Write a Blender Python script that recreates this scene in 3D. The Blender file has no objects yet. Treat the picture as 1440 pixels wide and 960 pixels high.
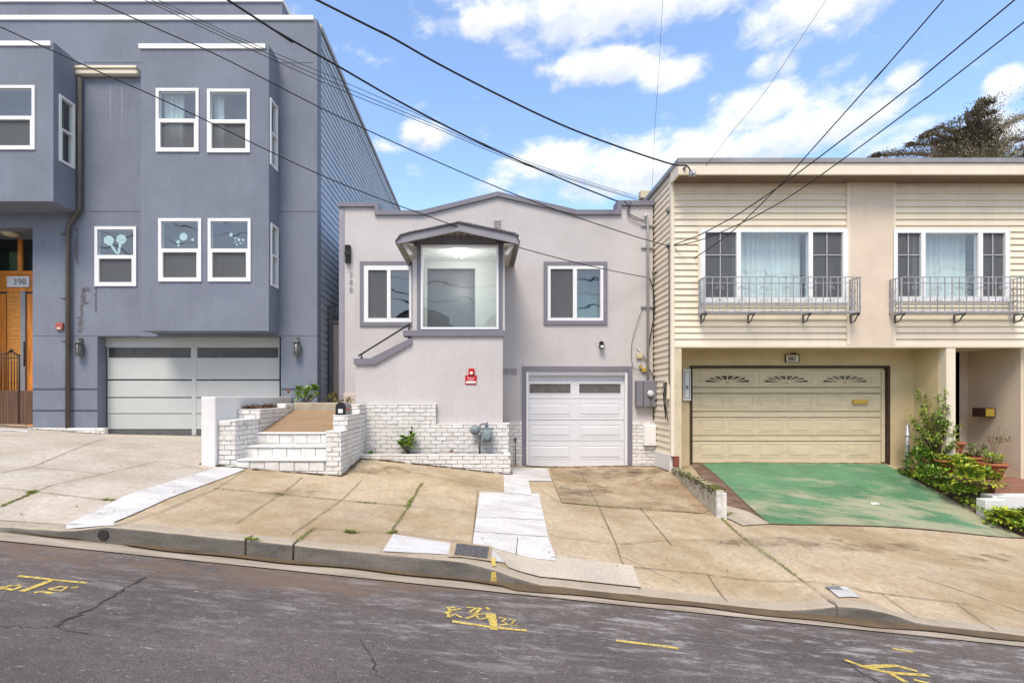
SKYM = (2.35, 2.4, 2.5)
import bpy, bmesh, math, random
import numpy as np
from mathutils import Vector, Matrix
random.seed(7)
RND = random.random
def U(a, b): return random.uniform(a, b)
SC = bpy.context.scene
COL = SC.collection
F = 720.0; VX = 676.0; VY = 557.0; CZ = 1.85      # measured focal length and vanishing point; eye height above the gutter

def X(px, d): return (px - VX) * d / F
def Z(py, d): return CZ + (VY - py) * d / F
def W(px, py, d): return Vector((X(px, d), d, Z(py, d)))

# ------------------------------------------------------------------ materials
MATS = {}
def mat(name, col, rough=0.75, var=0.12, vs=2.5, bump=0.15, bs=90.0, metal=0.0, streak=0.0, dirt=None, dirt_s=1.5, dirt_a=0.5,
        spec=0.3, stretch=(1, 1, 1), emis=None, fine=0.08, grain=0.0, blot=None):
    if name in MATS: return MATS[name]
    m = bpy.data.materials.new(name); m.use_nodes = True
    nt = m.node_tree; N = nt.nodes; L = nt.links
    b = N['Principled BSDF']
    b.inputs['Roughness'].default_value = rough; b.inputs['Metallic'].default_value = metal
    b.inputs['Specular IOR Level'].default_value = spec
    g = N.new('ShaderNodeNewGeometry'); mp = N.new('ShaderNodeMapping'); mp.inputs['Scale'].default_value = stretch
    L.new(g.outputs['Position'], mp.inputs['Vector'])
    def noise(scale, detail=5, rgh=0.6, vec=None):
        n = N.new('ShaderNodeTexNoise'); n.inputs['Scale'].default_value = scale
        n.inputs['Detail'].default_value = detail; n.inputs['Roughness'].default_value = rgh
        L.new(vec or mp.outputs['Vector'], n.inputs['Vector']); return n.outputs['Fac']
    def mixc(fac, a, bb, mode='MIX'):
        x = N.new('ShaderNodeMix'); x.data_type = 'RGBA'; x.blend_type = mode
        if hasattr(fac, 'links'): L.new(fac, x.inputs[0])
        else: x.inputs[0].default_value = fac
        for i, s in ((6, a), (7, bb)):
            if hasattr(s, 'links'): L.new(s, x.inputs[i])
            else: x.inputs[i].default_value = (*s[:3], 1)
        return x.outputs[2]
    def rng(v, a, bb, c=0.0, d=1.0):
        r = N.new('ShaderNodeMapRange'); L.new(v, r.inputs[0])
        for i, q in ((1, a), (2, bb), (3, c), (4, d)): r.inputs[i].default_value = q
        return r.outputs[0]
    lo = [max(0, c * (1 - var)) for c in col]; hi = [min(1, c * (1 + var)) for c in col]
    c = mixc(rng(noise(vs), 0.3, 0.7), lo, hi)
    if fine:
        n2 = noise(vs * 22, 3)
        c = mixc(rng(n2, 0.3, 0.7, 0, 1), mixc(1.0, c, (1 - fine,) * 3, 'MULTIPLY'), c)
    if blot:                    # real stains with their own outline
        s = mixc(rng(noise(0.55, 8, 0.72, g.outputs['Position']), 0.48, 0.60, 0, 1), (0, 0, 0), (1, 1, 1)); c = mixc(s, c, mixc(1.0, c, blot, 'MULTIPLY'))
    if grain:
        c = mixc(rng(noise(95, 2, 0.7, g.outputs['Position']), 0.30, 0.70), mixc(1.0, c, (1 - grain,) * 3, 'MULTIPLY'), mixc(1.0, c, (1 + grain * .7,) * 3, 'MULTIPLY'))
    if streak:
        m2 = N.new('ShaderNodeMapping'); m2.inputs['Scale'].default_value = (7, 7, 0.45); L.new(g.outputs['Position'], m2.inputs['Vector'])
        s = noise(1.0, 6, 0.65, m2.outputs['Vector'])
        c = mixc(rng(s, 0.5, 0.8, 0, streak), c, [q * 0.45 for q in col])
    if dirt:
        s = noise(dirt_s, 7, 0.68)
        c = mixc(rng(s, 0.5, 0.68, 0, dirt_a), c, dirt)
    L.new(c, b.inputs['Base Color'])
    if bump:
        bn = N.new('ShaderNodeBump'); bn.inputs['Strength'].default_value = bump; bn.inputs['Distance'].default_value = 0.02
        L.new(noise(bs, 4), bn.inputs['Height']); L.new(bn.outputs[0], b.inputs['Normal'])
    if emis:
        b.inputs['Emission Color'].default_value = (*emis[:3], 1); b.inputs['Emission Strength'].default_value = emis[3]
    MATS[name] = m; return m

def glass_mat(name, tint=(0.9, 0.95, 0.95), ior=1.9):
    m = bpy.data.materials.new(name); m.use_nodes = True
    nt = m.node_tree; N = nt.nodes; L = nt.links; N.remove(N['Principled BSDF'])
    t = N.new('ShaderNodeBsdfTransparent'); t.inputs[0].default_value = (*tint, 1)
    gl = N.new('ShaderNodeBsdfGlossy'); gl.inputs['Roughness'].default_value = 0.015; gl.inputs[0].default_value = (0.97, 0.96, 0.94, 1)
    fr = N.new('ShaderNodeFresnel'); fr.inputs[0].default_value = ior
    g = N.new('ShaderNodeNewGeometry'); nz = N.new('ShaderNodeTexNoise'); nz.inputs['Scale'].default_value = 1.7; nz.inputs['Detail'].default_value = 1
    L.new(g.outputs['Position'], nz.inputs['Vector'])
    bp = N.new('ShaderNodeBump'); bp.inputs['Strength'].default_value = 0.12; bp.inputs['Distance'].default_value = 0.05
    L.new(nz.outputs['Fac'], bp.inputs['Height']); L.new(bp.outputs[0], gl.inputs['Normal'])
    k1 = N.new('ShaderNodeMath'); k1.operation = 'SUBTRACT'; k1.inputs[0].default_value = 1; L.new(g.outputs['Backfacing'], k1.inputs[1])
    k2 = N.new('ShaderNodeMath'); k2.operation = 'MULTIPLY'; L.new(k1.outputs[0], k2.inputs[0]); L.new(fr.outputs[0], k2.inputs[1])      # only the outer face mirrors
    mx = N.new('ShaderNodeMixShader'); L.new(k2.outputs[0], mx.inputs[0]); L.new(t.outputs[0], mx.inputs[1]); L.new(gl.outputs[0], mx.inputs[2])
    L.new(mx.outputs[0], N['Material Output'].inputs[0]); MATS[name] = m; return m

def screen_mat(name):
    m = bpy.data.materials.new(name); m.use_nodes = True
    nt = m.node_tree; N = nt.nodes; L = nt.links; b = N['Principled BSDF']; b.inputs['Base Color'].default_value = (.15, .157, .165, 1); b.inputs['Roughness'].default_value = .6; b.inputs['Specular IOR Level'].default_value = .2
    t = N.new('ShaderNodeBsdfTransparent'); mx = N.new('ShaderNodeMixShader'); g = N.new('ShaderNodeNewGeometry'); n = N.new('ShaderNodeTexNoise'); n.inputs['Scale'].default_value = 3; L.new(g.outputs['Position'], n.inputs['Vector'])
    r = N.new('ShaderNodeMapRange'); L.new(n.outputs['Fac'], r.inputs[0]); r.inputs[3].default_value = .36; r.inputs[4].default_value = .52; L.new(r.outputs[0], mx.inputs[0])
    L.new(t.outputs[0], mx.inputs[1]); L.new(b.outputs[0], mx.inputs[2]); L.new(mx.outputs[0], N['Material Output'].inputs[0]); MATS[name] = m; return m

# ------------------------------------------------------------------ mesh builder
class MB:
    def __init__(s): s.b = bmesh.new()
    def face(s, pts, mi=0, smooth=False):
        try:
            f = s.b.faces.new([s.b.verts.new(p) for p in pts]); f.material_index = mi; f.smooth = smooth; return f
        except ValueError: return None
    def box(s, x0, x1, y0, y1, z0, z1, bev=0.0, mi=0):
        v = [s.b.verts.new((x, y, z)) for x in (x0, x1) for y in (y0, y1) for z in (z0, z1)]
        fs = [s.b.faces.new([v[i] for i in q]) for q in ((0, 1, 3, 2), (4, 6, 7, 5), (0, 4, 5, 1), (2, 3, 7, 6), (0, 2, 6, 4), (1, 5, 7, 3))]
        for f in fs: f.material_index = mi
        if bev:
            es = set(e for f in fs for e in f.edges)
            r = bmesh.ops.bevel(s.b, geom=list(es), offset=bev, segments=1, affect='EDGES', profile=0.5)
            for f in r['faces']: f.material_index = mi
        return s
    def pbox(s, px0, py0, px1, py1, d, t=0.05, bev=0.0, proud=0.0, mi=0):   # front face covers that pixel rectangle at depth d
        return s.box(X(px0, d), X(px1, d), d - proud, d + t, Z(py1, d), Z(py0, d), bev, mi)
    def prism(s, pts, y0, y1, mi=0):          # pts = (x, z), extruded along y
        a = [s.b.verts.new((x, y0, z)) for x, z in pts]; c = [s.b.verts.new((x, y1, z)) for x, z in pts]
        n = len(pts); fs = [s.b.faces.new(a), s.b.faces.new(list(reversed(c)))]
        fs += [s.b.faces.new((a[i], a[(i + 1) % n], c[(i + 1) % n], c[i])) for i in range(n)]
        for f in fs: f.material_index = mi
        return s
    def vprism(s, pts, z0, z1, mi=0):         # pts = (x, y), extruded along z ; z0/z1 number or list
        n = len(pts); z0 = z0 if isinstance(z0, list) else [z0] * n; z1 = z1 if isinstance(z1, list) else [z1] * n
        a = [s.b.verts.new((*p, z0[i])) for i, p in enumerate(pts)]; c = [s.b.verts.new((*p, z1[i])) for i, p in enumerate(pts)]
        fs = [s.b.faces.new(list(reversed(a))), s.b.faces.new(c)]
        fs += [s.b.faces.new((a[i], a[(i + 1) % n], c[(i + 1) % n], c[i])) for i in range(n)]
        for f in fs: f.material_index = mi
        return s
    def ribbon(s, outer, inner, y0, y1):      # strip between two (x,z) polylines, extruded along y
        for i in range(len(outer) - 1):
            s.prism([outer[i], outer[i + 1], inner[i + 1], inner[i]], y0, y1)
        return s
    def tube(s, pts, r, seg=8, mi=0, cap=True):
        pts = [Vector(p) for p in pts]; n = len(pts); rr = r if isinstance(r, (list, tuple)) else [r] * n
        rings = []; up = None
        for i, p in enumerate(pts):
            t = (pts[min(i + 1, n - 1)] - pts[max(i - 1, 0)])
            if t.length < 1e-9: t = Vector((0, 0, 1))
            t.normalize()
            if up is None or abs(up.dot(t)) > 0.98:
                up = Vector((0, 0, 1)) if abs(t.z) < 0.9 else Vector((1, 0, 0))
            a = t.cross(up).normalized(); c = a.cross(t).normalized(); up = c
            rings.append([s.b.verts.new(p + (a * math.cos(k * 2 * math.pi / seg) + c * math.sin(k * 2 * math.pi / seg)) * rr[i]) for k in range(seg)])
        for i in range(n - 1):
            for k in range(seg):
                f = s.b.faces.new((rings[i][k], rings[i][(k + 1) % seg], rings[i + 1][(k + 1) % seg], rings[i + 1][k])); f.smooth = True; f.material_index = mi
        if cap:
            for q in (rings[0], list(reversed(rings[-1]))):
                f = s.b.faces.new(q); f.material_index = mi
        return s
    def lathe(s, c, prof, seg=16, axis='z', mi=0):   # prof = (radius, height)
        rings = []
        for r, h in prof:
            ring = []
            for k in range(seg):
                a = k * 2 * math.pi / seg; u, v = r * math.cos(a), r * math.sin(a)
                o = (u, v, h) if axis == 'z' else ((u, h, v) if axis == 'y' else (h, u, v))
                ring.append(s.b.verts.new(Vector(c) + Vector(o)))
            rings.append(ring)
        for i in range(len(rings) - 1):
            for k in range(seg):
                f = s.b.faces.new((rings[i][k], rings[i][(k + 1) % seg], rings[i + 1][(k + 1) % seg], rings[i + 1][k])); f.smooth = True; f.material_index = mi
        for q in (rings[0], rings[-1]):
            f = s.b.faces.new(q); f.material_index = mi
        return s
    def wall(s, a0, a1, b0, b1, f, k, holes=(), axis='y', mi=0):     # rectangular wall with rectangular openings and their reveals
        A = sorted({a0, a1, *[min(max(h[i], a0), a1) for h in holes for i in (0, 1)]})
        B = sorted({b0, b1, *[min(max(h[i], b0), b1) for h in holes for i in (2, 3)]})
        P = (lambda a, q, b: (a, q, b)) if axis == 'y' else (lambda a, q, b: (q, a, b))
        def solid(i, j):
            if not (0 <= i < len(A) - 1 and 0 <= j < len(B) - 1): return False
            ca, cb = (A[i] + A[i + 1]) / 2, (B[j] + B[j + 1]) / 2
            return not any(h[0] < ca < h[1] and h[2] < cb < h[3] for h in holes)
        for i in range(len(A) - 1):
            for j in range(len(B) - 1):
                if not solid(i, j): continue
                p, q, r, t = A[i], A[i + 1], B[j], B[j + 1]
                s.face([P(p, f, r), P(q, f, r), P(q, f, t), P(p, f, t)], mi)
                s.face([P(p, k, r), P(p, k, t), P(q, k, t), P(q, k, r)], mi)
                if not solid(i - 1, j): s.face([P(p, f, r), P(p, f, t), P(p, k, t), P(p, k, r)], mi)
                if not solid(i + 1, j): s.face([P(q, f, r), P(q, k, r), P(q, k, t), P(q, f, t)], mi)
                if not solid(i, j - 1): s.face([P(p, f, r), P(p, k, r), P(q, k, r), P(q, f, r)], mi)
                if not solid(i, j + 1): s.face([P(p, f, t), P(q, f, t), P(q, k, t), P(p, k, t)], mi)
        return s
    def siding(s, a0, a1, z0, z1, f, out, expo, holes=(), axis='y', jit=0.0):    # lapped boards
        P = (lambda a, q, b: (a, q, b)) if axis == 'y' else (lambda a, q, b: (q, a, b))
        n = int(math.ceil((z1 - z0) / expo)); sg = 1 if out > 0 else -1
        for i in range(n):
            za, zb = z0 + i * expo, min(z0 + (i + 1) * expo, z1)
            cuts = sorted({za, zb, *[h[q] for h in holes for q in (2, 3) if za < h[q] < zb]})
            o2 = out * (1 + U(-jit, jit))
            for c0, c1 in zip(cuts[:-1], cuts[1:]):
                iv = [(a0, a1)]
                for h in holes:
                    if h[2] < (c0 + c1) / 2 < h[3]:
                        nv = []
                        for p, q in iv:
                            if h[1] <= p or h[0] >= q: nv.append((p, q)); continue
                            if h[0] > p: nv.append((p, h[0]))
                            if h[1] < q: nv.append((h[1], q))
                        iv = nv
                oa, ob = (o2 * (1 - (c - za) / expo) + sg * 0.002 for c in (c0, c1))
                for p, q in iv:
                    s.face([P(p, f + oa, c0), P(q, f + oa, c0), P(q, f + ob, c1), P(p, f + ob, c1)])
                    s.face([P(p, f, c0), P(q, f, c0), P(q, f + oa, c0), P(p, f + oa, c0)])
        return s
    def bricks(s, o, u, n, length, z0, z1, L=0.225, H=0.0815, out=0.012, top=None, low=None, jit=0.007, mi=0):
        """courses of bricks on a vertical face: o = (x, y) start, u = unit direction along, n = outward normal; top(t) / low(t) limit height"""
        o = Vector((o[0], o[1], 0)); u = Vector((u[0], u[1], 0)); n = Vector((n[0], n[1], 0))
        k = 0; z = z1
        while z > z0 + 0.01:
            t = -U(0, 1) * 0.02 - (L / 2 if k % 2 else 0)
            while t < length - 0.01:
                a, b = max(t + 0.006, 0.0), min(t + L - 0.006, length)
                t += L
                if b - a < 0.03: continue
                tm = (a + b) / 2
                zt, zb = z - 0.006 + U(-.002, .002), max(z - H + 0.006 + U(-.002, .002), z0)
                if top and zt > top(tm) + 0.012: continue
                if low and zt < low(tm) - 0.05: continue
                if zt - zb < 0.015: continue
                e = out + U(-jit, jit); g = 0.006
                q = []
                for (aa, bb, cc, dd, ee) in ((a, b, zb, zt, -0.01), (a, b, zb, zt, e - g), (a + g, b - g, zb + g, zt - g, e)):
                    q.append([s.b.verts.new(o + u * p + n * ee + Vector((0, 0, w))) for p, w in ((aa + U(-.003, .003), cc + U(-.003, .003)), (bb + U(-.003, .003), cc + U(-.003, .003)), (bb, dd + U(-.003, .003)), (aa, dd + U(-.003, .003)))])
                for i in range(2):
                    for j in range(4):
                        f = s.b.faces.new((q[i][j], q[i][(j + 1) % 4], q[i + 1][(j + 1) % 4], q[i + 1][j])); f.material_index = mi
                f = s.b.faces.new(q[2]); f.material_index = mi
            z -= H; k += 1
        return s
    def leaf(s, p, dirv, up, l, w, mi=0, curl=0.25):
        d = Vector(dirv).normalized(); r = d.cross(Vector(up))
        if r.length < 1e-4: r = d.cross(Vector((1, 0, 0.3)))
        r.normalize(); nn = r.cross(d).normalized(); p = Vector(p)
        m = p + d * l * 0.5 + nn * l * 0.10; t = p + d * l - nn * l * curl
        q = p + d * l * 0.25
        V = [s.b.verts.new(x) for x in (p, q + r * w * .42, m + r * w * .5 + nn * w * .15, t, m - r * w * .5 + nn * w * .15, q - r * w * .42, m)]
        for ids in ((0, 1, 2, 6), (6, 2, 3), (0, 6, 4, 5), (6, 3, 4)):
            f = s.b.faces.new([V[i] for i in ids]); f.material_index = mi; f.smooth = True
        return s
    def build(s, name, m, parent=None, normals=True):
        if normals: bmesh.ops.recalc_face_normals(s.b, faces=s.b.faces[:])
        me = bpy.data.meshes.new(name); s.b.to_mesh(me); s.b.free()
        for q in (m if isinstance(m, (list, tuple)) else [m]): me.materials.append(q)
        o = bpy.data.objects.new(name, me); COL.objects.link(o)
        if parent:
            o.parent = parent; o.matrix_parent_inverse = wmat(parent).inverted()
        return o
def wmat(o):
    m = Matrix.Translation(o.location)
    return m if o.type == 'EMPTY' else Matrix.Identity(4)
def tag(o, label=None, cat=None, group=None, kind=None):
    if label: o['label'] = label
    if cat: o['category'] = cat
    if group: o['group'] = group
    if kind: o['kind'] = kind
    return o
def thing(name, label, cat, loc, group=None):
    o = bpy.data.objects.new(name, None); COL.objects.link(o); o.location = loc; o.empty_display_size = 0.2
    return tag(o, label, cat, group)
def structure(name, mb, m):
    return tag(mb.build(name, m), kind='structure')
def text_mesh(name, body, size, origin, m, parent, face='-y', depth=0.004, vertical=False):
    cu = bpy.data.curves.new(name, 'FONT'); cu.body = body; cu.size = size; cu.extrude = depth
    cu.align_x = 'CENTER'; cu.align_y = 'CENTER'
    t = bpy.data.objects.new(name + '_tmp', cu); COL.objects.link(t)
    me = bpy.data.meshes.new_from_object(t, depsgraph=bpy.context.evaluated_depsgraph_get())
    bpy.data.objects.remove(t)
    rot = Matrix.Rotation(math.pi / 2, 4, 'X')
    me.transform(Matrix.Translation(Vector(origin)) @ rot); me.materials.clear(); me.materials.append(m)
    o = bpy.data.objects.new(name, me); COL.objects.link(o)
    if parent: o.parent = parent; o.matrix_parent_inverse = wmat(parent).inverted()
    return o

# ------------------------------------------------------------------ palette
m_lwall = mat('blue_grey_stucco', (0.215, 0.24, 0.295), 0.85, 0.10, 0.9, 0.7, 90, streak=0.17, grain=.12, blot=(.93, .93, .95))
m_lsiding = mat('pale_blue_siding', (0.40, 0.46, 0.54), 0.6, 0.08, 2, 0.05)
m_white = mat('white_paint', (0.80, 0.80, 0.79), 0.5, 0.04, 2, 0.04)
m_vinyl = mat('white_vinyl', (0.80, 0.81, 0.82), 0.35, 0.02, 2, 0.0)
m_mwall = mat('warm_grey_stucco', (0.565, 0.54, 0.535), 0.88, 0.06, 0.8, 0.5, 60, streak=0.10, grain=.05, blot=(.965, .96, .955))
m_trim = mat('slate_grey_trim', (0.20, 0.195, 0.23), 0.6, 0.07, 3, 0.08)
m_brick = mat('white_painted_brick', (0.74, 0.73, 0.71), 0.7, 0.10, 5, 0.5, 45, dirt=(0.46, 0.42, 0.36), dirt_s=4.0, dirt_a=0.6)
m_mortar = mat('grey_mortar', (0.43, 0.41, 0.38), 0.9, 0.55, 4, 0.3, 80)
m_wwall = mat('white_smooth_wall', (0.74, 0.735, 0.73), 0.75, 0.05, 1.5, 0.15, 60, streak=0.08)
m_rsiding = mat('cream_siding', (0.79, 0.70, 0.55), 0.6, 0.06, 1.4, 0.05, streak=0.14)
m_rtrim = mat('cream_trim', (0.77, 0.69, 0.55), 0.6, 0.05, 2, 0.05, streak=0.08)
m_rstucco = mat('beige_stucco', (0.70, 0.595, 0.475), 0.85, 0.07, 1.5, 0.3, 110, streak=0.08)
m_rporch = mat('shade_yellow_stucco', (0.64, 0.52, 0.32), 0.85, 0.10, 1.5, 0.3, 110, streak=0.12)  # yellow cast of the shaded porch is mixed into this base colour
m_rdoor = mat('cream_door_paint', (0.66, 0.56, 0.385), 0.55, 0.06, 2, 0.04, dirt=(0.36, 0.31, 0.19), dirt_s=2.5, dirt_a=0.35, stretch=(1, 1, 7))
m_brown = mat('dark_brown_wood', (0.06, 0.035, 0.022), 0.7, 0.25, 3, 0.1)
m_soffit = mat('brown_soffit', (0.20, 0.145, 0.10), 0.8, 0.15, 3, 0.1)
m_flash = mat('grey_roof_metal', (0.30, 0.30, 0.31), 0.5, 0.15, 3, 0.05, metal=0.3)
m_roof = mat('tar_roof', (0.10, 0.095, 0.09), 0.9, 0.2, 3, 0.3)
m_shingle = mat('grey_shingle', (0.11, 0.11, 0.125), 0.9, 0.25, 8, 0.4, 50)
m_black = mat('black_metal', (0.02, 0.02, 0.022), 0.45, 0.2, 5, 0.05)
m_iron = mat('wrought_iron', (0.13, 0.135, 0.145), 0.5, 0.25, 8, 0.1)
m_railing = mat('grey_painted_iron', (0.36, 0.37, 0.40), 0.5, 0.25, 9, 0.1, dirt=(0.16, 0.13, 0.11), dirt_s=5, dirt_a=0.6)
m_bronze = mat('bronze_downspout', (0.11, 0.095, 0.085), 0.5, 0.15, 3, 0.05)
m_wood = mat('orange_cedar', (0.74, 0.27, 0.055), 0.55, 0.3, 2, 0.1, stretch=(9, 9, 1))
m_woodpanel = mat('honey_cedar', (0.66, 0.29, 0.07), 0.6, 0.45, 3, 0.15, stretch=(1, 1, 14))
m_brownwood = mat('brown_slat_wood', (0.13, 0.075, 0.05), 0.75, 0.25, 2, 0.15, stretch=(10, 10, 1))
m_lgarage = mat('pale_grey_door', (0.50, 0.52, 0.51), 0.5, 0.05, 1, 0.03)
m_mgarage = mat('white_steel_door', (0.70, 0.71, 0.735), 0.42, 0.03, 1, 0.03, bs=200)
m_frost = mat('dark_frosted_glass', (0.14, 0.135, 0.13), 0.15, 0.2, 6, 0.02, spec=0.6)
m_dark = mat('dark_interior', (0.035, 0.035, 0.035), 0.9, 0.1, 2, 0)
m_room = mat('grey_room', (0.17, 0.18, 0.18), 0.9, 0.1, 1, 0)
m_roomw = mat('white_room', (0.74, 0.77, 0.75), 0.8, 0.03, 1, 0)
m_curtain = mat('sheer_curtain', (0.76, 0.79, 0.78), 0.9, 0.10, 2, 0.1, stretch=(6, 6, 0.5))
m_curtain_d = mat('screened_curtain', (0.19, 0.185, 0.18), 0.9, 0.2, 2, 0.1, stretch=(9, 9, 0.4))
m_greencurt = mat('green_curtain', (0.14, 0.22, 0.055), 0.9, 0.15, 2, 0.1, stretch=(6, 6, 0.5))
m_glass = glass_mat('window_glass', ior=2.35)
m_screen = screen_mat('insect_screen')
m_glass_clear = glass_mat('porch_glass', (0.95, 0.97, 0.96), 1.75)
m_concrete = mat('tan_concrete', (0.53, 0.435, 0.30), 0.9, 0.16, 0.8, 0.3, 70, dirt=(0.29, 0.205, 0.115), dirt_s=1.6, dirt_a=0.7, fine=0.3, grain=.30, blot=(.78, .72, .62))
m_concrete_d = mat('brown_stained_concrete', (0.46, 0.365, 0.245), 0.9, 0.22, 0.9, 0.3, 70, dirt=(0.20, 0.135, 0.075), dirt_s=1.7, dirt_a=0.8, fine=0.3, grain=.30, blot=(.72, .65, .55))
m_drive = mat('pale_driveway_concrete', (0.55, 0.50, 0.425), 0.9, 0.10, 0.7, 0.25, 80, dirt=(0.40, 0.33, 0.24), dirt_s=1.3, dirt_a=0.6, fine=0.25, grain=.22, blot=(.86, .82, .75))
m_patch = mat('new_white_concrete', (0.66, 0.65, 0.64), 0.9, 0.14, 1.6, 0.25, 80, dirt=(0.34, 0.33, 0.31), dirt_s=1.5, dirt_a=0.75, stretch=(.7, 2.2, 1), grain=.16, fine=.2, blot=(.84, .83, .80))
m_patch_t = mat('sandy_patch_concrete', (0.56, 0.50, 0.41), 0.9, 0.14, 1.4, 0.25, 80, dirt=(0.36, 0.31, 0.24), dirt_s=1.5, dirt_a=0.7, grain=.2, fine=.2)
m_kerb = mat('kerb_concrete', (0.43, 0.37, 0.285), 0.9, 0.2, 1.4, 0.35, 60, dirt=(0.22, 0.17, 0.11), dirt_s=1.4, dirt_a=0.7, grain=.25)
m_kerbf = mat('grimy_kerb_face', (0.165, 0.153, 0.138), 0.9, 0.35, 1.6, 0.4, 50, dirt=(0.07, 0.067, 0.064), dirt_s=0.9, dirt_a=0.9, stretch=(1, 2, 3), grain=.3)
m_redsoil = mat('red_brown_soil', (0.15, 0.095, 0.068), 0.95, 0.3, 5, 0.5, 50, dirt=(0.25, 0.215, 0.165), dirt_s=3, dirt_a=0.8)
m_gutter = mat('gutter_concrete', (0.40, 0.345, 0.27), 0.9, 0.2, 1.5, 0.3, 70, dirt=(0.20, 0.145, 0.09), dirt_s=1.0, dirt_a=0.7, stretch=(1, 5, 1))
m_silt = mat('brown_gutter_silt', (0.13, 0.092, 0.052), 0.9, 0.3, 3, 0.4, 60)
m_joint = mat('dark_joint', (0.16, 0.12, 0.075), 0.95, 0.3, 4, 0.2)
m_moss = mat('moss', (0.16, 0.20, 0.03), 0.95, 0.4, 14, 0.6, 60)
m_leaf_s = mat('soft_green_leaf', (0.22, 0.33, 0.07), 0.5, 0.4, 9, 0.05, spec=0.4)
m_soil = mat('dark_soil', (0.085, 0.06, 0.04), 0.95, 0.3, 8, 0.6, 40)
m_red = mat('red_brick_edge', (0.22, 0.07, 0.045), 0.85, 0.25, 6, 0.3, 50, dirt=(0.14, 0.10, 0.07), dirt_s=3, dirt_a=0.6)
m_tile = mat('dull_red_tile', (.26, .12, .08), .8, .2, 4, .1)
m_terra = mat('terracotta', (0.36, 0.13, 0.065), 0.8, 0.2, 6, 0.15)
m_leaf = mat('bright_green_leaf', (0.19, 0.34, 0.035), 0.5, 0.5, 9, 0.05, spec=0.4)
m_leaf_y = mat('yellow_green_leaf', (0.42, 0.48, 0.05), 0.5, 0.35, 9, 0.05, spec=0.4)
m_leaf_d = mat('deep_green_leaf', (0.09, 0.19, 0.03), 0.5, 0.5, 9, 0.05, spec=0.4)
m_dry = mat('dried_leaf', (0.17, 0.10, 0.055), 0.9, 0.5, 12, 0.1)
m_stem = mat('plant_stem', (0.12, 0.09, 0.05), 0.9, 0.3, 9, 0.1)
m_cyp = mat('cypress_foliage', (0.25, 0.235, 0.175), 0.95, 0.5, 0.5, 0, fine=0.3)
m_bark = mat('cypress_bark', (0.18, 0.145, 0.12), 0.95, 0.3, 2, 0.3)
m_wire = mat('black_cable', (0.018, 0.018, 0.02), 0.6, 0.2, 3, 0.0)
m_galv = mat('galvanised_steel', (0.47, 0.48, 0.50), 0.42, 0.15, 8, 0.05, metal=0.5)
m_gasgrey = mat('grey_green_meter', (0.19, 0.235, 0.25), 0.45, 0.25, 12, 0.08)
m_boxgrey = mat('grey_meter_box', (0.20, 0.20, 0.225), 0.5, 0.06, 3, 0.03)
m_signred = mat('red_plastic', (0.52, 0.012, 0.02), 0.35, 0.08, 5, 0)
m_yellow = mat('yellow_brass', (0.50, 0.36, 0.06), 0.4, 0.15, 5, 0, metal=0.3)
m_beige = mat('beige_plastic', (0.55, 0.49, 0.34), 0.5, 0.1, 5, 0)
m_stone = mat('stone_edge', (0.40, 0.35, 0.27), 0.9, 0.2, 4, 0.3)
m_lamp = mat('lit_lamp_glass', (0.9, 0.9, 0.88), 0.4, 0.02, 2, 0, emis=(1, 0.97, 0.92, 6.0))
m_digit = mat('pale_grey_digit', (0.36, 0.35, 0.36), 0.5, 0.05, 2, 0)
m_sticker = mat('pale_aqua_sticker', (0.55, 0.68, 0.66), 0.6, 0.05, 5, 0)
# ------------------------------------------------------------------ ground shape
def zgut(x): return CZ - 1.80 - 0.1035 * x
_kx = [-30, -4.75, -4.07, -3.62, -2.3, -0.5, -0.18, 0.17, 0.375, 0.58, 2.6, 2.95, 3.22, 3.49, 3.75, 3.99, 4.26, 4.6, 30]
_kh = [.045, .045, .07, .155, .165, .17, .17, .125, .065, .03, .022, .028, .06, .12, .13, .10, .035, .025, .025]
def kh(x): return float(np.interp(x, _kx, _kh))
def _cp(px, py, d): x = X(px, d); return (x, d, Z(py, d) - zgut(x))
CP = [_cp(290, 655, 8.53), _cp(480, 669, 8.62), _cp(512, 645, 10.0), _cp(716, 667, 10.0), _cp(740, 655, 12), _cp(882, 655, 12), _cp(925, 655, 12),
      _cp(945, 664, 10.89), _cp(150, 610, 12.3), _cp(280, 613, 12.3), _cp(50, 603, 12), _cp(0, 600, 12), _cp(1012, 727, 8.1), _cp(1082, 737, 8.15),
      _cp(1440, 757, 9.17), _cp(985, 652, 11.7), _cp(1240, 652, 11.7), (2.2, 9.0, .27), (-7.5, 9.0, .24), (-9.5, 9.5, .2), (-2.35, 12, .40),
      (-3.5, 12, .30)]
CP += [(x, 6.3, .175) for x in (-11, -9, -7, -5, -3, -1, 1, 3, 5, 7, 9, 11)]
CP += [(12.3, 9.2, CZ - 2.45 - zgut(12.3)), (12.3, 11.7, CZ - 1.7 - zgut(12.3))]
_P = np.array([(a, b) for a, b, c in CP]); _v = np.array([c for a, b, c in CP])
def _phi(r2): return 0.5 * r2 * np.log(r2 + 1e-9)
_n = len(CP); _A = np.zeros((_n + 3, _n + 3))
_A[:_n, :_n] = _phi(((_P[:, None] - _P[None]) ** 2).sum(-1)) + np.eye(_n) * 0.02
_A[:_n, _n] = 1; _A[:_n, _n + 1:] = _P; _A[_n:, :_n] = _A[:_n, _n:].T
_w = np.linalg.solve(_A, np.concatenate([_v, np.zeros(3)]))
def _H(x, y): return float(_phi((_P[:, 0] - x) ** 2 + (_P[:, 1] - y) ** 2) @ _w[:_n] + _w[_n] + _w[_n + 1] * x + _w[_n + 2] * y)
_cache = {}
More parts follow.
